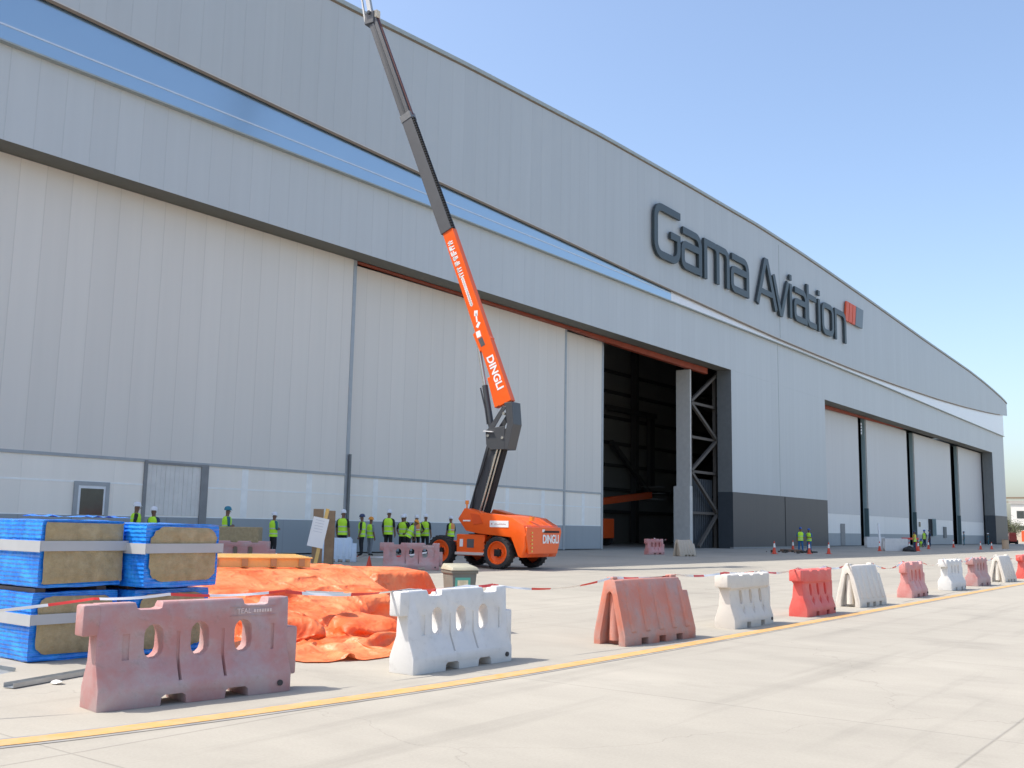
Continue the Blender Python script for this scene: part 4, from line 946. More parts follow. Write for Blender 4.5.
# jib head and platform
MB().box((-.22, 6.75, 23.2-GZ), (.22, 7.25, 23.75-GZ)).tube([(-.3, 7.0, 23.7-GZ), (.3, 7.0, 23.7-GZ)], .09, 12).build('boom_head', m_boom2, LF, bevel=.03)
MB().box((-.16, 6.62, 23.45-GZ), (.1, 6.95, 23.8-GZ)).build('head_cover', pm('cover_cream', (.62, .54, .42), .5), LF, bevel=.03)
MB().bar((0, 7.05, 23.6-GZ), (0, 7.55, 25.6-GZ), .16, .2).bar((-.1, 7.3, 23.4-GZ), (-.1, 7.75, 25.4-GZ), .07, .07).build('jib', m_chrome, LF)
pf = MB(); px0, px1, py0, py1, pz0 = -1.1, 1.1, 7.3, 8.2, 25.6-GZ
pf.box((px0, py0, pz0), (px1, py1, pz0+.05))
for z in (.4, .75, 1.1):
    for a, b_ in (((px0, py0), (px1, py0)), ((px1, py0), (px1, py1)), ((px1, py1), (px0, py1)), ((px0, py1), (px0, py0))): pf.tube([(a[0], a[1], pz0+z), (b_[0], b_[1], pz0+z)], .022, 6)
for x in (px0, px0/3, px1/3, px1):
    for y in (py0, py1): pf.tube([(x, y, pz0), (x, y, pz0+1.1)], .02, 6)
pf.build('platform', pm('platform_pale', (.62, .60, .55), .5), LF)
# lettering along the near side of the upper boom
bd = Vector((0, 2.55+.38, 13.25-6.25)).normalized(); bn = Vector((0, -bd.z, bd.y)); org = Vector((-.152, -.42, 6.15-GZ))
def bl(s_, t=0): return org+bd*s_+bn*t
# reading up the boom, letter tops on the forward side
text('lettering', 'DINGLI', .42, .006, m_decal, LF, frame3(bl(1.30, 0), -bd, bn, (-1, 0, 0)), .012, 1.05)
q = MB(); rr = random.Random(11)
def glyph(s0, ln_, w):   # dense square characters
    for k in range(5):
        a = s0+rr.uniform(0, ln_*.7); t = -w/2+rr.uniform(0, w*.6)
        if k % 2: pa, pb = bl(a, -w/2), bl(a, w/2)
        else: pa, pb = bl(s0, t), bl(s0+ln_, t)
        q.bar(pa+Vector((-.003, 0, 0)), pb+Vector((-.003, 0, 0)), .045, .006, up=(1, 0, 0))
for k in range(5): glyph(7.02-k*.24, .18, .24)
for k in range(2): glyph(5.78-k*.25, .19, .22)
q.bar(bl(4.2), bl(5.45), .05, .006, up=(1, 0, 0))
for k in range(16): q.bar(bl(4.25+k*.078, -.06), bl(4.25+k*.078+.05, .05), .10, .006, up=(1, 0, 0))
q.bar(bl(3.75, .02), bl(3.95, .10), .16, .006, up=(1, 0, 0)); q.bar(bl(3.5, -.02), bl(3.85, .06), .07, .006, up=(1, 0, 0)); q.bar(bl(3.3, -.10), bl(3.45, .08), .12, .006, up=(1, 0, 0)); q.bar(bl(2.9, -.14), bl(3.15, -.12), .20, .006, up=(1, 0, 0))
q.build('boom_marking', m_decal, LF)
q = MB(); q.bar(bl(2.50, -.1), bl(2.85, -.12), .20, .008, up=(1, 0, 0)); q.build('grey_decal', m_boom2, LF)

MB().tube([(-.2, .95, 2.1-GZ), (-.3, .75, 2.9-GZ), (-.24, .5, 3.6-GZ), (-.26, .2, 4.5-GZ)], .025, 6).build('hose', m_black, LF, smooth=True)
# small boom lift parked inside the hangar
IL = empty('boom_lift', (70.5, 45.5, FL), 0, 'orange boom lift standing in the dark inside the open doorway', 'boom lift')
MB().box((-1.3, -2.4, .6), (1.2, 2.2, 2.2)).build('chassis', m_ord, IL, bevel=.08)
for x in (-1.2, 1.2):
    for y in (-1.6, 1.6): MB().tube([(x-.2, y, .55), (x+.2, y, .55)], .55, 20).build('wheel', m_rub, IL)
MB().bar((-2, 0, 3.2), (11.5, 0, 4.5), .5, .6).build('boom', m_ord, IL, bevel=.04)
MB().bar((0, 0, 1.8), (-1.6, 0, 3.2), .5, .6).build('riser', m_boom, IL)
pf = MB().box((11.3, -.9, 4.1), (12.8, .9, 4.2))
for z in (4.7, 5.3):
    pf.bar((11.3, -.9, z), (12.8, -.9, z), .05, .05).bar((11.3, .9, z), (12.8, .9, z), .05, .05).bar((12.8, -.9, z), (12.8, .9, z), .05, .05)
pf.build('platform', m_steel, IL)

# ------------------------------------------------------------------ people
m_skin = pm('skin_brown', (.22, .115, .07), .6); m_shoe = pm('boots_black', (.02, .02, .02), .6)
cl_black = pm('cloth_black', (.018, .019, .022), .85); cl_navy = pm('cloth_navy', (.025, .05, .11), .85); cl_blue = pm('cloth_blue', (.03, .14, .33), .8)
cl_teal = pm('cloth_teal', (.04, .16, .20), .8); cl_grey = pm('cloth_grey', (.22, .24, .26), .85)
v_lime = pm('vest_lime', (.58, .98, .04), .6, var=.05); v_orange = pm('vest_orange', (.85, .30, .10), .6, var=.05); v_silver = pm('vest_silver', (.60, .62, .58), .4)
h_white = pm('helmet_white', (.82, .82, .84), .35); h_orange = pm('helmet_orange', (.85, .32, .03), .35); h_blue = pm('helmet_blue', (.02, .10, .38), .35); h_navy = pm('helmet_navy', (.03, .05, .13), .35)
PEOPLE_G = 'workers beside the hangar'
def person(x, y, face, hh, label, top=cl_black, legs=cl_black, vest='lime', helmet=h_white, pose='stand', z=None, group=PEOPLE_G):
    """hh: full height with helmet; face: heading in degrees (direction the chest looks)"""
    z = G(y) if z is None else z
    root = empty('person', (x, y, z), R(face-90), label, 'person', group); k = hh/1.04
    lean = {'bend': .55, 'crouch': .5}.get(pose, 0.0); low = .36 if pose == 'crouch' else 0
    hipz = .52-low; cl, sl2 = math.cos(lean), math.sin(lean)
    def up(t, side=0, fwd=0): return Vector((side, sl2*t+fwd*cl, hipz+cl*t-fwd*sl2))
    pts, rad, seg, edges = [], [], [], []
    def add(p, r_, lab, par=None):
        pts.append(Vector(p)); rad.append(r_); seg.append(lab)
        if par is not None: edges.append((par, len(pts)-1))
        return len(pts)-1
    pel = add(up(0), (.088, .068), 'legs'); wa = add(up(.10), (.078, .06), 'top', pel); chs = add(up(.22), (.098, .068), 'top', wa)
    nb_ = add(up(.315), (.045, .042), 'top', chs); nk = add(up(.35, 0, .005), (.032, .034), 'skin', nb_); hd = add(up(.405, 0, .012), (.044, .050), 'skin', nk); ht = add(up(.46, 0, .01), (.042, .048), 'skin', hd)
    sp = rnd.uniform(.045, .075)
    arms = {'stand': 0, 'hips': 1, 'front': 2, 'bend': 3, 'crouch': 3, 'cross': 2, 'phone': 4}[pose]
    hands = []
    for s in (-1, 1):
        sh = add(up(.285, s*.095), (.040, .040), 'top', chs)
        so_ = add(up(.275, s*.118), (.037, .037), 'top', sh)
        if arms == 0: el, wr, hn = up(.12, s*.148, -.01), up(-.02, s*.150, .03), up(-.07, s*.146, .045)
        elif arms == 1: el, wr, hn = up(.13, s*.20, -.03), up(.03, s*.115, .04), up(.02, s*.095, .06)
        elif arms == 2: el, wr, hn = up(.12, s*.14, .0), up(.13, s*.06, .12), up(.14, s*.02, .13)
        elif arms == 3: el, wr, hn = up(.14, s*.12, .08), up(.05, s*.09, .17), up(.02, s*.08, .20)
        else: el, wr, hn = up(.12, s*.15, .02), (up(.25, s*.10, .11) if s > 0 else up(-.01, s*.15, .03)), (up(.30, s*.07, .10) if s > 0 else up(-.06, s*.145, .04))
        e_ = add(el, (.029, .029), 'top', so_); w_ = add(wr, (.020, .022), 'skin', e_); h_ = add(hn, (.016, .024), 'skin', w_); hands.append((Vector(wr), Vector(hn), s))
        hx = s*.052; yf = rnd.uniform(-.02, .03)
        if pose == 'crouch': kn, an = Vector((s*.09, .17, .26)), Vector((s*.07, .0, .05))
        else: kn, an = Vector((s*(sp+.003), yf*.6+.012, .285)), Vector((s*(sp+.012), yf, .05))
        hp = add(Vector((hx, 0, hipz-.03)), (.060, .060), 'legs', pel)
        kk = add(kn, (.042, .043), 'legs', hp); cf = add(kn.lerp(an, .3)-Vector((0, .008, 0)), (.040, .040), 'legs', kk); aa = add(an, (.028, .030), 'legs', cf)
        ft = add(Vector((an.x+s*.012, an.y+.085, .022)), (.026, .020), 'shoe', aa)
    me = bpy.data.meshes.new('body'); me.from_pydata([p*k for p in pts], edges, []); o = bpy.data.objects.new('body', me); COL.objects.link(o); o.parent = None
    md = o.modifiers.new('s', 'SKIN'); sv = me.skin_vertices[0].data
    for i, r_ in enumerate(rad): sv[i].radius = (r_[0]*k, r_[1]*k)
    sv[0].use_root = True
    ss = o.modifiers.new('u', 'SUBSURF'); ss.levels = 1; ss.render_levels = 1
    bake(o, lambda o: None); me = o.data; o.parent = root
    mats = {'skin': m_skin, 'top': top, 'legs': legs, 'shoe': m_shoe}; names = list(mats)
    for n_ in names: me.materials.append(mats[n_])
    E_ = [(pts[a]*k, pts[b]*k, seg[b]) for a, b in edges]
    for p in me.polygons:
        c = p.center; best = min(E_, key=lambda e: (c-(e[0]+(e[1]-e[0])*max(0, min(1, (c-e[0]).dot(e[1]-e[0])/(e[1]-e[0]).length_squared)))).length)
        p.material_index = names.index(best[2])
    # fingers, thumb, nose, ears joined into the same mesh
    bm = bmesh.new(); bm.from_mesh(me)
    def cap_(a, b, r0, r1, mi=0):
        q = MB().tube([a, a.lerp(b, .55), b], [r0, r0*.95, r1], 5); vs = [bm.verts.new(v) for v in q.v]
        for f in q.f:
            ff = bm.faces.new([vs[i] for i in f]); ff.material_index = mi; ff.smooth = True
    for wr, hn, s in hands:
        d = (hn-wr).normalized(); sd = d.cross(Vector((1, 0, 0))); sd = sd.normalized() if sd.length > .1 else Vector((0, 1, 0))
        for i in range(4):
            a = hn+sd*(.018-.012*i)*1; L_f = (.040, .046, .043, .034)[i]; cap_(a*k, (a+d*L_f+Vector((-s*.012, 0, 0)))*k, .0065*k, .005*k)
        cap_((wr.lerp(hn, .5)+sd*.016)*k, (wr.lerp(hn, .9)+sd*.045)*k, .0075*k, .0055*k)
    hc = up(.425, 0, .012)
    cap_(up(.42, 0, .05)*k, up(.408, 0, .074)*k, .007*k, .010*k)
    for s in (-1, 1):
        cap_(up(.425, s*.040, .0)*k, up(.405, s*.052, -.004)*k, .012*k, .007*k)
        cap_(up(.435, s*.017, .052)*k, up(.434, s*.017, .0585)*k, .006*k, .004*k, 3)
    cap_(up(.385, -.014, .053)*k, up(.385, .014, .053)*k, .004*k, .004*k, 3)
    bm.to_mesh(me); bm.free(); shade(o, 60)
    # helmet
    T = frame3(up(.445, 0, .008)*k, (1, 0, 0), (0, cl, -sl2), (0, sl2, cl))
    prof = [(.066, 0), (.067, .015), (.062, .042), (.048, .066), (.028, .078), (.001, .082)]
    hm = MB().lathe([(a*k, b*k) for a, b in prof], T @ Matrix.Diagonal((.92, 1.12, 1, 1)), 18)
    hm.lathe([(.001, -.004), (.072*k, -.004), (.074*k, .004), (.001, .006)], T @ Matrix.Translation((0, .012*k, 0)) @ Matrix.Diagonal((.92, 1.2, 1, 1)), 18)
    hm.build('helmet', helmet, root, smooth=True)
    if vest:
        q = MB(); rings = [(-.045, .112, .090), (.03, .108, .086), (.10, .104, .084), (.18, .116, .092), (.25, .124, .092), (.295, .108, .078), (.322, .066, .056)]; n = 20
        cols = {'lime': 0, 'orange': 1}
        for t, rx_, ry_ in rings:
            for j in range(n): a = 2*math.pi*j/n; q.v.append(tuple(up(t, rx_*math.cos(a), ry_*math.sin(a))*k))
        # silver bands: extra thin rings by duplicating positions
        for i in range(len(rings)-1):
            for j in range(n):
                a = 2*math.pi*(j+.5)/n; mi = 0
                if vest == 'orange' and abs(math.cos(a)) < .62 and i > 1: mi = 1
                q.f.append((i*n+j, i*n+(j+1) % n, (i+1)*n+(j+1) % n, (i+1)*n+j)); q.mi.append(mi)
        ve = q.build('vest', [v_lime, v_orange], root, smooth=60)
        b_ = MB()
        for t0_ in (.015, .13):
            for j in range(n):
                aa = [2*math.pi*(j+e)/n for e in (0, 1)]
                rr_ = [(.1115, .0895) if t0_ < .1 else (.1125, .0905)]
                vs = [up(t0_+dt, (rr_[0][0]+.001)*math.cos(a), (rr_[0][1]+.001)*math.sin(a))*k for dt in (0, .022) for a in aa]
                b_.add(vs, [(0, 1, 3, 2)])
        b_.build('reflective_band', v_silver, ve)
    return root
WK = 'group of workers at the hangar wall'
person(20.90, 32.50, 330, 2.06, 'worker in white helmet and lime vest behind the blue packs, left one', pose='hips')
person(21.5, 32.30, 190, 1.92, 'white-helmeted worker half hidden behind the blue packs, right one', top=cl_navy, vest='lime', pose='front')
person(24.64, 32.20, 340, 2.01, 'worker in teal overalls and teal helmet at the left of the hangar', top=cl_teal, legs=cl_teal, vest='lime', helmet=pm('helmet_teal', (.03, .22, .30), .4), pose='front')
person(27.20, 32.50, 350, 1.85, 'lone worker in white helmet and lime vest looking down behind the pallet', top=cl_teal, legs=cl_black, vest='lime', pose='front')
person(31.05, 32.50, 20, 2.04, 'tall worker in lime vest and white helmet right of the wooden placard', vest='lime', group=WK)
person(32.23, 32.50, 120, 1.87, 'worker in dark blue helmet and lime vest, second in the group', vest='lime', helmet=h_navy, group=WK)
person(32.87, 32.60, 350, 1.75, 'shorter worker in orange helmet and grey trousers, third in the group', vest='lime', helmet=h_orange, legs=cl_grey, top=cl_grey, group=WK)
person(33.94, 32.50, 15, 2.11, 'tallest worker in lime vest and white helmet in the middle of the group', vest='lime', group=WK)
person(35.65, 33.20, 190, 1.90, 'worker in lime vest and white helmet behind the orange helmet, left', vest='lime', pose='hips', group=WK)
person(36.18, 33.60, 20, 1.94, 'worker in lime vest and white helmet behind the orange helmet, right', vest='lime', pose='front', group=WK)
person(34.84, 32.10, 340, 1.79, 'worker in bright orange helmet with grey sleeves and lime vest', vest='lime', helmet=h_orange, top=cl_grey, pose='bend', group=WK)
person(36.07, 32.70, 60, 1.90, 'worker in white helmet with an orange panel on the back of the vest', vest='orange', pose='hips', group=WK)
person(36.93, 32.90, 15, 1.96, 'worker in lime vest and white helmet at the right end of the group', vest='lime', group=WK)
person(38.85, 32.90, 85, 1.90, 'worker with orange-backed vest standing behind the boom lift wheel', vest='orange', group=WK)
F2 = 'workers in blue at the manhole'
person(71.6, 27.3, 200, 1.80, 'left worker in blue overalls beside the manhole cones', top=cl_blue, legs=cl_blue, vest='lime', helmet=h_blue, group=F2)
person(73.3, 27.3, 170, 1.72, 'right worker in blue overalls beside the manhole cones', top=cl_blue, legs=cl_blue, vest='lime', helmet=h_blue, pose='front', group=F2)
F3 = 'workers near the far doors'
person(92.3, 24.9, 90, 1.75, 'worker in red clothes beside the red rail at the far doors', top=pm('cloth_red', (.5, .06, .04), .8), legs=cl_navy, vest='orange', helmet=h_navy, group=F3)
person(112.0, 29.6, 200, 1.6, 'crouching worker in lime vest near the far open door', top=cl_blue, legs=cl_navy, vest='lime', helmet=h_blue, pose='crouch', group=F3)
person(117.0, 30.5, 150, 1.9, 'worker in lime vest standing by the far open door', top=cl_navy, legs=cl_navy, vest='lime', helmet=h_blue, group=F3)
person(119.5, 30.6, 120, 1.9, 'worker in dark blue without vest by the far open door', top=cl_navy, legs=cl_navy, vest=None, helmet=h_navy, group=F3)
person(144.0, 32.5, 100, 1.85, 'worker in teal overalls in front of the last door leaf', top=cl_teal, legs=cl_teal, vest=None, helmet=h_navy, group=F3)
person(158.5, 32.5, 100, 1.7, 'far worker in teal beside the dark corner pier', top=cl_teal, legs=cl_teal, vest=None, helmet=h_white, group=F3)

# ------------------------------------------------------------------ cones
m_cone = pm('cone_orange', (.66, .07, .03), .5, var=.05); m_sleeve = pm('cone_sleeve', (.85, .84, .80), .4)
def cone(h_=.92):
    r = empty('traffic_cone'); T = Matrix()
    MB().box((-.2, -.2, 0), (.2, .2, .035)).build('base', m_cone, r, bevel=.01)
    MB().lathe([(.150, .035), (.088, .40), (.086, .405), (.052, .72), (.045, .80), (.03, h_-.03), (.001, h_)], T, 20).build('cone_body', m_cone, r, smooth=True)
    MB().lathe([(.083, .46), (.0845, .47), (.055, .74), (.052, .745)], T, 20).build('reflective_sleeve', m_sleeve, r)
    return r
c0 = cone(); pts = [(63.5, 26.0, 'leftmost cone left of the manhole and the two blue workers'), (74.07, 28.85, 'cone behind the manhole edge, just left of the blue workers'), (67.1, 25.0, 'cone in front of the two blue workers'), (69.2, 24.4, 'cone on the right side of the manhole'),
       (85.9, 26.0, 'cone in front of the long white water barriers'), (89.5, 24.6, 'left cone of the pair beneath the red rail'), (91.5, 24.4, 'right cone of the pair beneath the red rail'), (104.9, 27, 'cone in front of the crouching worker'),
       (121.2, 28.5, 'cone in front of the third dark door gap'), (112.8, 23.9, 'left cone before the last door leaf'), (116.5, 23.6, 'cone left of the brown drum')]
for i, (x, y, lb) in enumerate(pts):
    c = c0 if i == 0 else copy_tree(c0); c.location = (x, y, G(y)); c.rotation_euler = (0, 0, rnd.uniform(0, 1)); s = rnd.uniform(.85, .95); c.scale = (s, s, s); tag(c, lb, 'cone', 'traffic cones along the hangar')
c = empty('traffic_cone', (25.6, 25.4, G(25)), .3, 'small plain orange cone left of the pale pink barrier', 'cone', 'traffic cones along the hangar')
MB().box((-.13, -.13, 0), (.13, .13, .02)).build('base', m_cone, c); MB().lathe([(.10, .02), (.055, .22), (.02, .36), (.001, .37)], Matrix(), 16).build('cone_body', m_cone, c, smooth=True)

# ------------------------------------------------------------------ barrier tape
def tape_mat():
    M = bpy.data.materials.new('barrier_tape_striped'); M.use_nodes = True; n, l = M.node_tree.nodes, M.node_tree.links; b = n['Principled BSDF']
    tc = n.new('ShaderNodeTexCoord'); sx = n.new('ShaderNodeSeparateXYZ'); l.new(tc.outputs['Object'], sx.inputs[0])
    a = n.new('ShaderNodeMath'); a.operation = 'MULTIPLY'; a.inputs[1].default_value = 1.0; l.new(sx.outputs[0], a.inputs[0])
    fr_ = n.new('ShaderNodeMath'); fr_.operation = 'FRACT'; l.new(a.outputs[0], fr_.inputs[0]); gt = n.new('ShaderNodeMath'); gt.operation = 'GREATER_THAN'; gt.inputs[1].default_value = .62; l.new(fr_.outputs[0], gt.inputs[0])
    mx = n.new('ShaderNodeMixRGB'); mx.inputs[1].default_value = (.82, .80, .78, 1); mx.inputs[2].default_value = (.72, .05, .04, 1); l.new(gt.outputs[0], mx.inputs[0]); l.new(mx.outputs[0], b.inputs['Base Color']); b.inputs['Roughness'].default_value = .4
    return M
m_tapes = tape_mat()
def tape(pts, label, w=.03, sag=.12, group='red and white tape strung between the barriers'):
    q = MB(); P = []
    for a, b_ in zip(pts, pts[1:]):
        a, b_ = Vector(a), Vector(b_); L = (b_-a).length; n = max(6, int(L/.12))
        for i in range(n): t = i/n; p = a.lerp(b_, t); p.z -= sag*min(1, L/3)*4*t*(1-t); P.append(p)
    P.append(Vector(pts[-1]))
    for i, p in enumerate(P):
        d = (P[min(i+1, len(P)-1)]-P[max(i-1, 0)]).normalized(); s = d.cross(Vector((0, 0, 1))).normalized(); u = s.cross(d)
        a = 1.2+1.0*math.sin(i*.11+noise.noise(Vector((i*.05, 0, 0)))*5); o = u*math.sin(a)+s*math.cos(a); q.v += [tuple(p+o*w/2), tuple(p-o*w/2)]
    for i in range(len(P)-1): q.f.append((2*i, 2*i+1, 2*i+3, 2*i+2)); q.mi.append(0)
    return tag(q.build('barrier_tape', m_tapes, fix=False), label, 'barrier tape', group)
tape([(2.5, 9.3, .80), (4.95, 8.25, .925), (5.6, 8.10, .945), (6.8, 7.9, .94)], 'twisted tape from the left edge over the nearest pink barrier', .026, .07)
tape([(6.8, 7.9, .93), (8.40, 7.72, .90), (9.4, 7.68, .905), (9.9, 7.68, .90)], 'tape spanning the gap between the pink and the white slotted barrier', .035, .08)
tape([(9.9, 7.68, .9), (12.35, 7.45, .93)], 'sagging tape between the white slotted barrier and the faded orange one', .028, .12)
tape([(12.35, 7.45, .93), (14.0, 7.32, .93), (15.8, 7.35, .91), (17.3, 7.35, .91)], 'tape across the top of the faded orange barrier to the cream white one', .035, .06)
tape([(17.3, 7.35, .91), (19.0, 7.32, .92), (20.5, 7.32, .92), (22.3, 7.45, .94), (23.8, 7.4, .93)], 'tape from the cream white barrier over the red one to the white A-shaped one', .035, .12)
tape([(23.8, 7.4, .93), (26.7, 7.5, .91), (28.2, 7.5, .91), (31.1, 7.6, .91), (32.3, 7.5, .91), (34.6, 7.6, .91), (35.8, 7.6, .91), (38.6, 7.7, .93), (43, 7.6, .91)], 'far end of the tape running over the last barriers', .035, .16)
tape([(21.7, 26.3, .95), (24, 29.0, .55), (26.8, 29.6, .42), (29, 29.4, .30), (30.5, 26.6, .6), (25.0, 23.4, .98) if False else (28.0, 24.4, .95)], 'low tape in front of the workers behind the tarpaulin', .07, .12, 'tape near the workers')
tape([(50.9, 28.0, 1.1), (58, 31, .95)], 'tape tied to the dull red barrier at the hangar doorway', .06, .1, 'tape near the workers')
# ------------------------------------------------------------------ placard, back barrier, pack behind
pl = empty('placard', (22.05, 24.2, G(24)), R(-48), 'white notice board nailed to a tilted timber stake', 'placard')
MB().bar((-.08, 0, 0), (.28, 0, 1.95), .11, .05, up=(0, 1, 0)).build('stake', m_timber, pl)
t = MB().box((-.25, -.06, -.52), (.25, -.035, .42)).build('board', m_decal, pl); t.location = (0.02, 0, 1.25); t.rotation_euler = (0, R(11), 0)
q = MB()
for k in range(5): q.box((-.16, -.062, .32-k*.09), (.12, -.0605, .335-k*.09))
t2 = q.build('writing', pm('writing_grey', (.60, .60, .62), .6), t)
tc_ = MB().box((-.35, .1, 0), (-.02, .14, 1.95)).box((.04, .1, 0), (.36, .14, 1.9)).box((.05, .06, .0), (.33, .1, 1.05)).build('timber_board', pm('board_brown', (.30, .20, .12), .8, var=.2, scale=4)); tc_.location = (22.55, 24.5, G(24)); tc_.rotation_euler = (0, 0, R(-48)); tag(tc_, 'brown boards standing upright behind the white placard', 'boards')
o = aframe(1.35, plastic('plastic_white_shade_tint', (.55, .66, .76), (.60, .68, .74), .5, dirt=.1)); place(o, 26.9, 29.3, -48, 'white A-shaped barrier behind the placard, bluish shade put into its colour', G2)  # white plastic, with the bluish shade it stands in put into the colour
o = empty('insulation_pack', (21.95, 29.3, G(28)), R(-48), 'unwrapped brown insulation bale behind the half-hidden pink barrier', 'insulation pack')
MB().box((0, 0, .75), (1.5, .8, 1.28)).build('wool_bale', m_wool, o, bevel=.03); MB().box((0, 0, 0), (1.5, .8, .74)).build('timber_base', m_brown, o)

# manhole works
mh = empty('manhole_cover', (70.5, 26.4, G(26)), 0, 'lifted dark manhole cover and rubble between the cones', 'manhole cover')
MB().tube([(0, 0, .03), (0, 0, .10)], .7, 20).build('cover', m_black, mh); MB().tube([(1.2, 1.6, .0), (1.2, 1.6, .18)], [.9, .85], 20).build('cover_ring', pm('rust_ring', (.20, .12, .08), .8), mh)
q = MB()
for k in range(30):
    x, y, s = 69+rnd.gauss(0, 1.3), 27+rnd.gauss(0, .8), rnd.uniform(.06, .2); q.box((x, y, .12), (x+s, y+s, .12+s))
tag(q.build('rubble', pm('rubble_dark', (.07, .06, .05), .9)), 'dark broken rubble heaped beside the manhole cover', 'rubble', kind='stuff')
# long white water barriers near the far doors
def wbar(x, y, L, label):
    r = empty('water_barrier', (x, y, G(y)), R(-40), label, 'barrier', 'long white water barriers at the far doors')
    o = MB().prism([(0, 0), (L, 0), (L, 1.05), (0, 1.05)], lambda u, v, t: (u, -.22+.44*t, v)).build('body', p_white, r)
    cut(o, [cutter([(a, .45), (a+.35, .45), (a+.35, .72), (a, .72)], -1, 1) for a in [L*(.12+.22*k) for k in range(4)]]); bake(o, lambda o: bevmod(o, .03, 2))
    MB().box((-.1, -.12, .2), (.0, .12, .85)).build('coupling_lug', p_white, r); return r
wbar(101, 31.9, 2.0, 'white water barrier nearest the first far door gap, left one')
wbar(86.98, 26.0, 2.2, 'long white water barrier with four openings, right one')
tag(MB().tube([(87.2, 26.3, .2), (87.4, 26.5, 2.4)], .09, 8).build('white_pipe', m_whitewin), 'white pipe standing upright between the water barriers', 'pipe')
sb = MB(); bm = bmesh.new(); bmesh.ops.create_icosphere(bm, subdivisions=3, radius=1)
for v in bm.verts: v.co = Vector((v.co.x*.8, v.co.y*.5, max(0, v.co.z)*.45))*(1+.25*noise.noise(v.co*2))
me = bpy.data.meshes.new('sandbag'); bm.to_mesh(me); bm.free(); me.materials.append(m_black); o = bpy.data.objects.new('sandbag', me); COL.objects.link(o); o.location = (88.3, 24.3, G(24)); tag(o, 'black sandbag lying before the long white water barrier', 'sandbag')
rl = empty('red_rail', (92.5, 26.0, G(26)), R(-30), 'red steel rail on trestle legs behind the pair of cones', 'rail')
MB().box((0, -.1, .95), (1.8, .1, 1.12)).build('rail_beam', m_redplastic, rl)
for x in (.2, 1.5): MB().box((x, -.08, 0), (x+.1, .08, .95)).build('leg', m_redplastic, rl)
# drum, wheelbarrow-like scrap, red machine near the corner
dr = empty('cable_drum', (123.6, 23.6, G(23)), 0, 'brown cardboard drum standing near the far hangar corner', 'drum')
MB().tube([(0, 0, 0), (0, 0, 1.0)], .36, 20).build('drum_body', pm('card_brown', (.50, .36, .24), .8), dr); MB().tube([(0, 0, 1.0), (0, 0, 1.04)], [.38, .37], 20).build('drum_lid', m_brown, dr)
rm = empty('skid_loader', (187.0, 34.6, FL), R(20), 'small red loader parked at the far corner of the hangar', 'loader')
MB().box((-1.3, -.8, .6), (1.5, .8, 1.9)).box((-1.0, -.75, 1.9), (.5, .75, 2.7)).build('loader_body', pm('machine_red', (.42, .05, .03), .5), rm, bevel=.08)
rm.scale = (.7, .7, .7)
for x in (-.8, 1.0):
    for y in (-.9, .9): MB().tube([(x, y-.15, .5), (x, y+.15, .5)], .5, 18).build('wheel', m_rub, rm)
MB().bar((1.0, -.9, 1.6), (2.6, -.9, .6), .15, .2).bar((1.0, .9, 1.6), (2.6, .9, .6), .15, .2).build('lift_arm', m_black, rm)
MB().box((2.5, -.95, .1), (3.2, .95, .8)).build('bucket', m_black, rm)
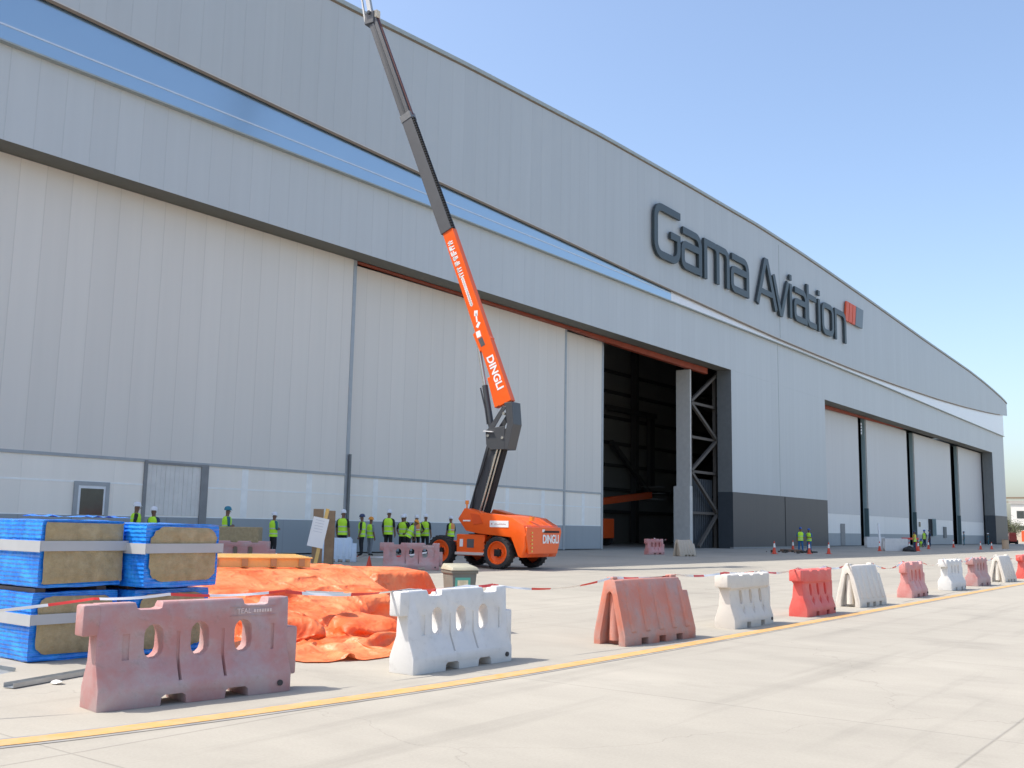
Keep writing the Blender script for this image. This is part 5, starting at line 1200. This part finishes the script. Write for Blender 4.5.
# far building, billboard frame and tree
fb = empty('white_building', (300, 38, FL), R(0), 'pale flat-roofed building far beyond the hangar at the right edge', 'building')
MB().box((0, 0, 0), (40, 17.5, 10)).build('wall', pm('render_white', (.62, .60, .56), .7), fb)
MB().box((-.4, -.4, 10), (40, 17.9, 10.7)).build('roof', pm('roof_pale', (.50, .49, .47), .7), fb)
for i in range(5):
    for k in range(2): MB().box((-.08, 1.5+i*3.2, 2+k*4), (.05, 3.3+i*3.2, 4+k*4)).build('window', m_glassd, fb)
bf = empty('billboard_frame', (270, 43, FL), 0, 'rusty gantry frame standing before the pale far building', 'frame')
for y in (0, 9): MB().bar((0, y, 0), (0, y, 10.8), .35, .35).build('post', m_brown, bf)
MB().bar((0, -1, 10.5), (0, 10, 10.5), .3, .4).bar((0, -1, 9.5), (0, 10, 9.5), .2, .2).build('crossbeam', m_brown, bf)
def tree(x, y, z, h_, rad, label, seed, sparse=1.0):
    rr = random.Random(seed); t = empty('tree', (x, y, z), 0, label, 'tree', 'trees beyond the hangar'); q = MB(); tips = []
    q.tube([(0, 0, 0), (.1, 0, h_*.25), (.05, .1, h_*.45)], [.22, .17, .12], 8)
    for k in range(11):
        a = rr.uniform(0, 6.28); b0 = Vector((.05, .05, h_*rr.uniform(.22, .45))); b1_ = b0+Vector((math.cos(a)*rad*rr.uniform(.4, .9), math.sin(a)*rad*rr.uniform(.4, .9), h_*rr.uniform(.12, .45)))
        q.tube([b0, b0.lerp(b1_, .5)+Vector((0, 0, .3)), b1_], [.08, .05, .02], 5); tips.append(b1_); tips.append(b0.lerp(b1_, .6))
    q.build('trunk', pm('bark', (.16, .12, .09), .9) if 'bark' not in bpy.data.materials else bpy.data.materials['bark'], t)
    c = MB()
    for tp in tips:
        for k in range(int(70*sparse)):
            p = tp+Vector((rr.gauss(0, .55), rr.gauss(0, .55), rr.gauss(0, .4))); s = rr.uniform(.10, .2); a, b_ = Vector((rr.gauss(0, 1), rr.gauss(0, 1), rr.gauss(0, 1))).normalized(), Vector((rr.gauss(0, 1), rr.gauss(0, 1), rr.gauss(0, 1))).normalized()
            c.add([p, p+a*s, p+(a+b_)*s*.7, p+b_*s], [(0, 1, 2, 3)])
    c.build('crown', bpy.data.materials.get('foliage') or pm('foliage', (.10, .11, .055), .8, var=.3, scale=1), t, fix=False)
tree(203, 37.6, FL, 6.0, 2.6, 'sparse dry tree just beyond the hangar corner', 4, .8)
tree(232, 42.4, FL, 5.0, 2.6, 'low bushy tree right of the sparse dry tree', 9, 1.4)
ct = empty('site_container', (238, 40.0, FL), 0, 'pale container beyond the hangar corner at the right edge', 'container')
MB().box((0, 0, 0), (6, 5, 2.6)).build('container_body', pm('container_cream', (.55, .46, .36), .6), ct); MB().box((-.05, .5, .2), (0, 2.2, 2.4)).build('door', m_redsq, ct)
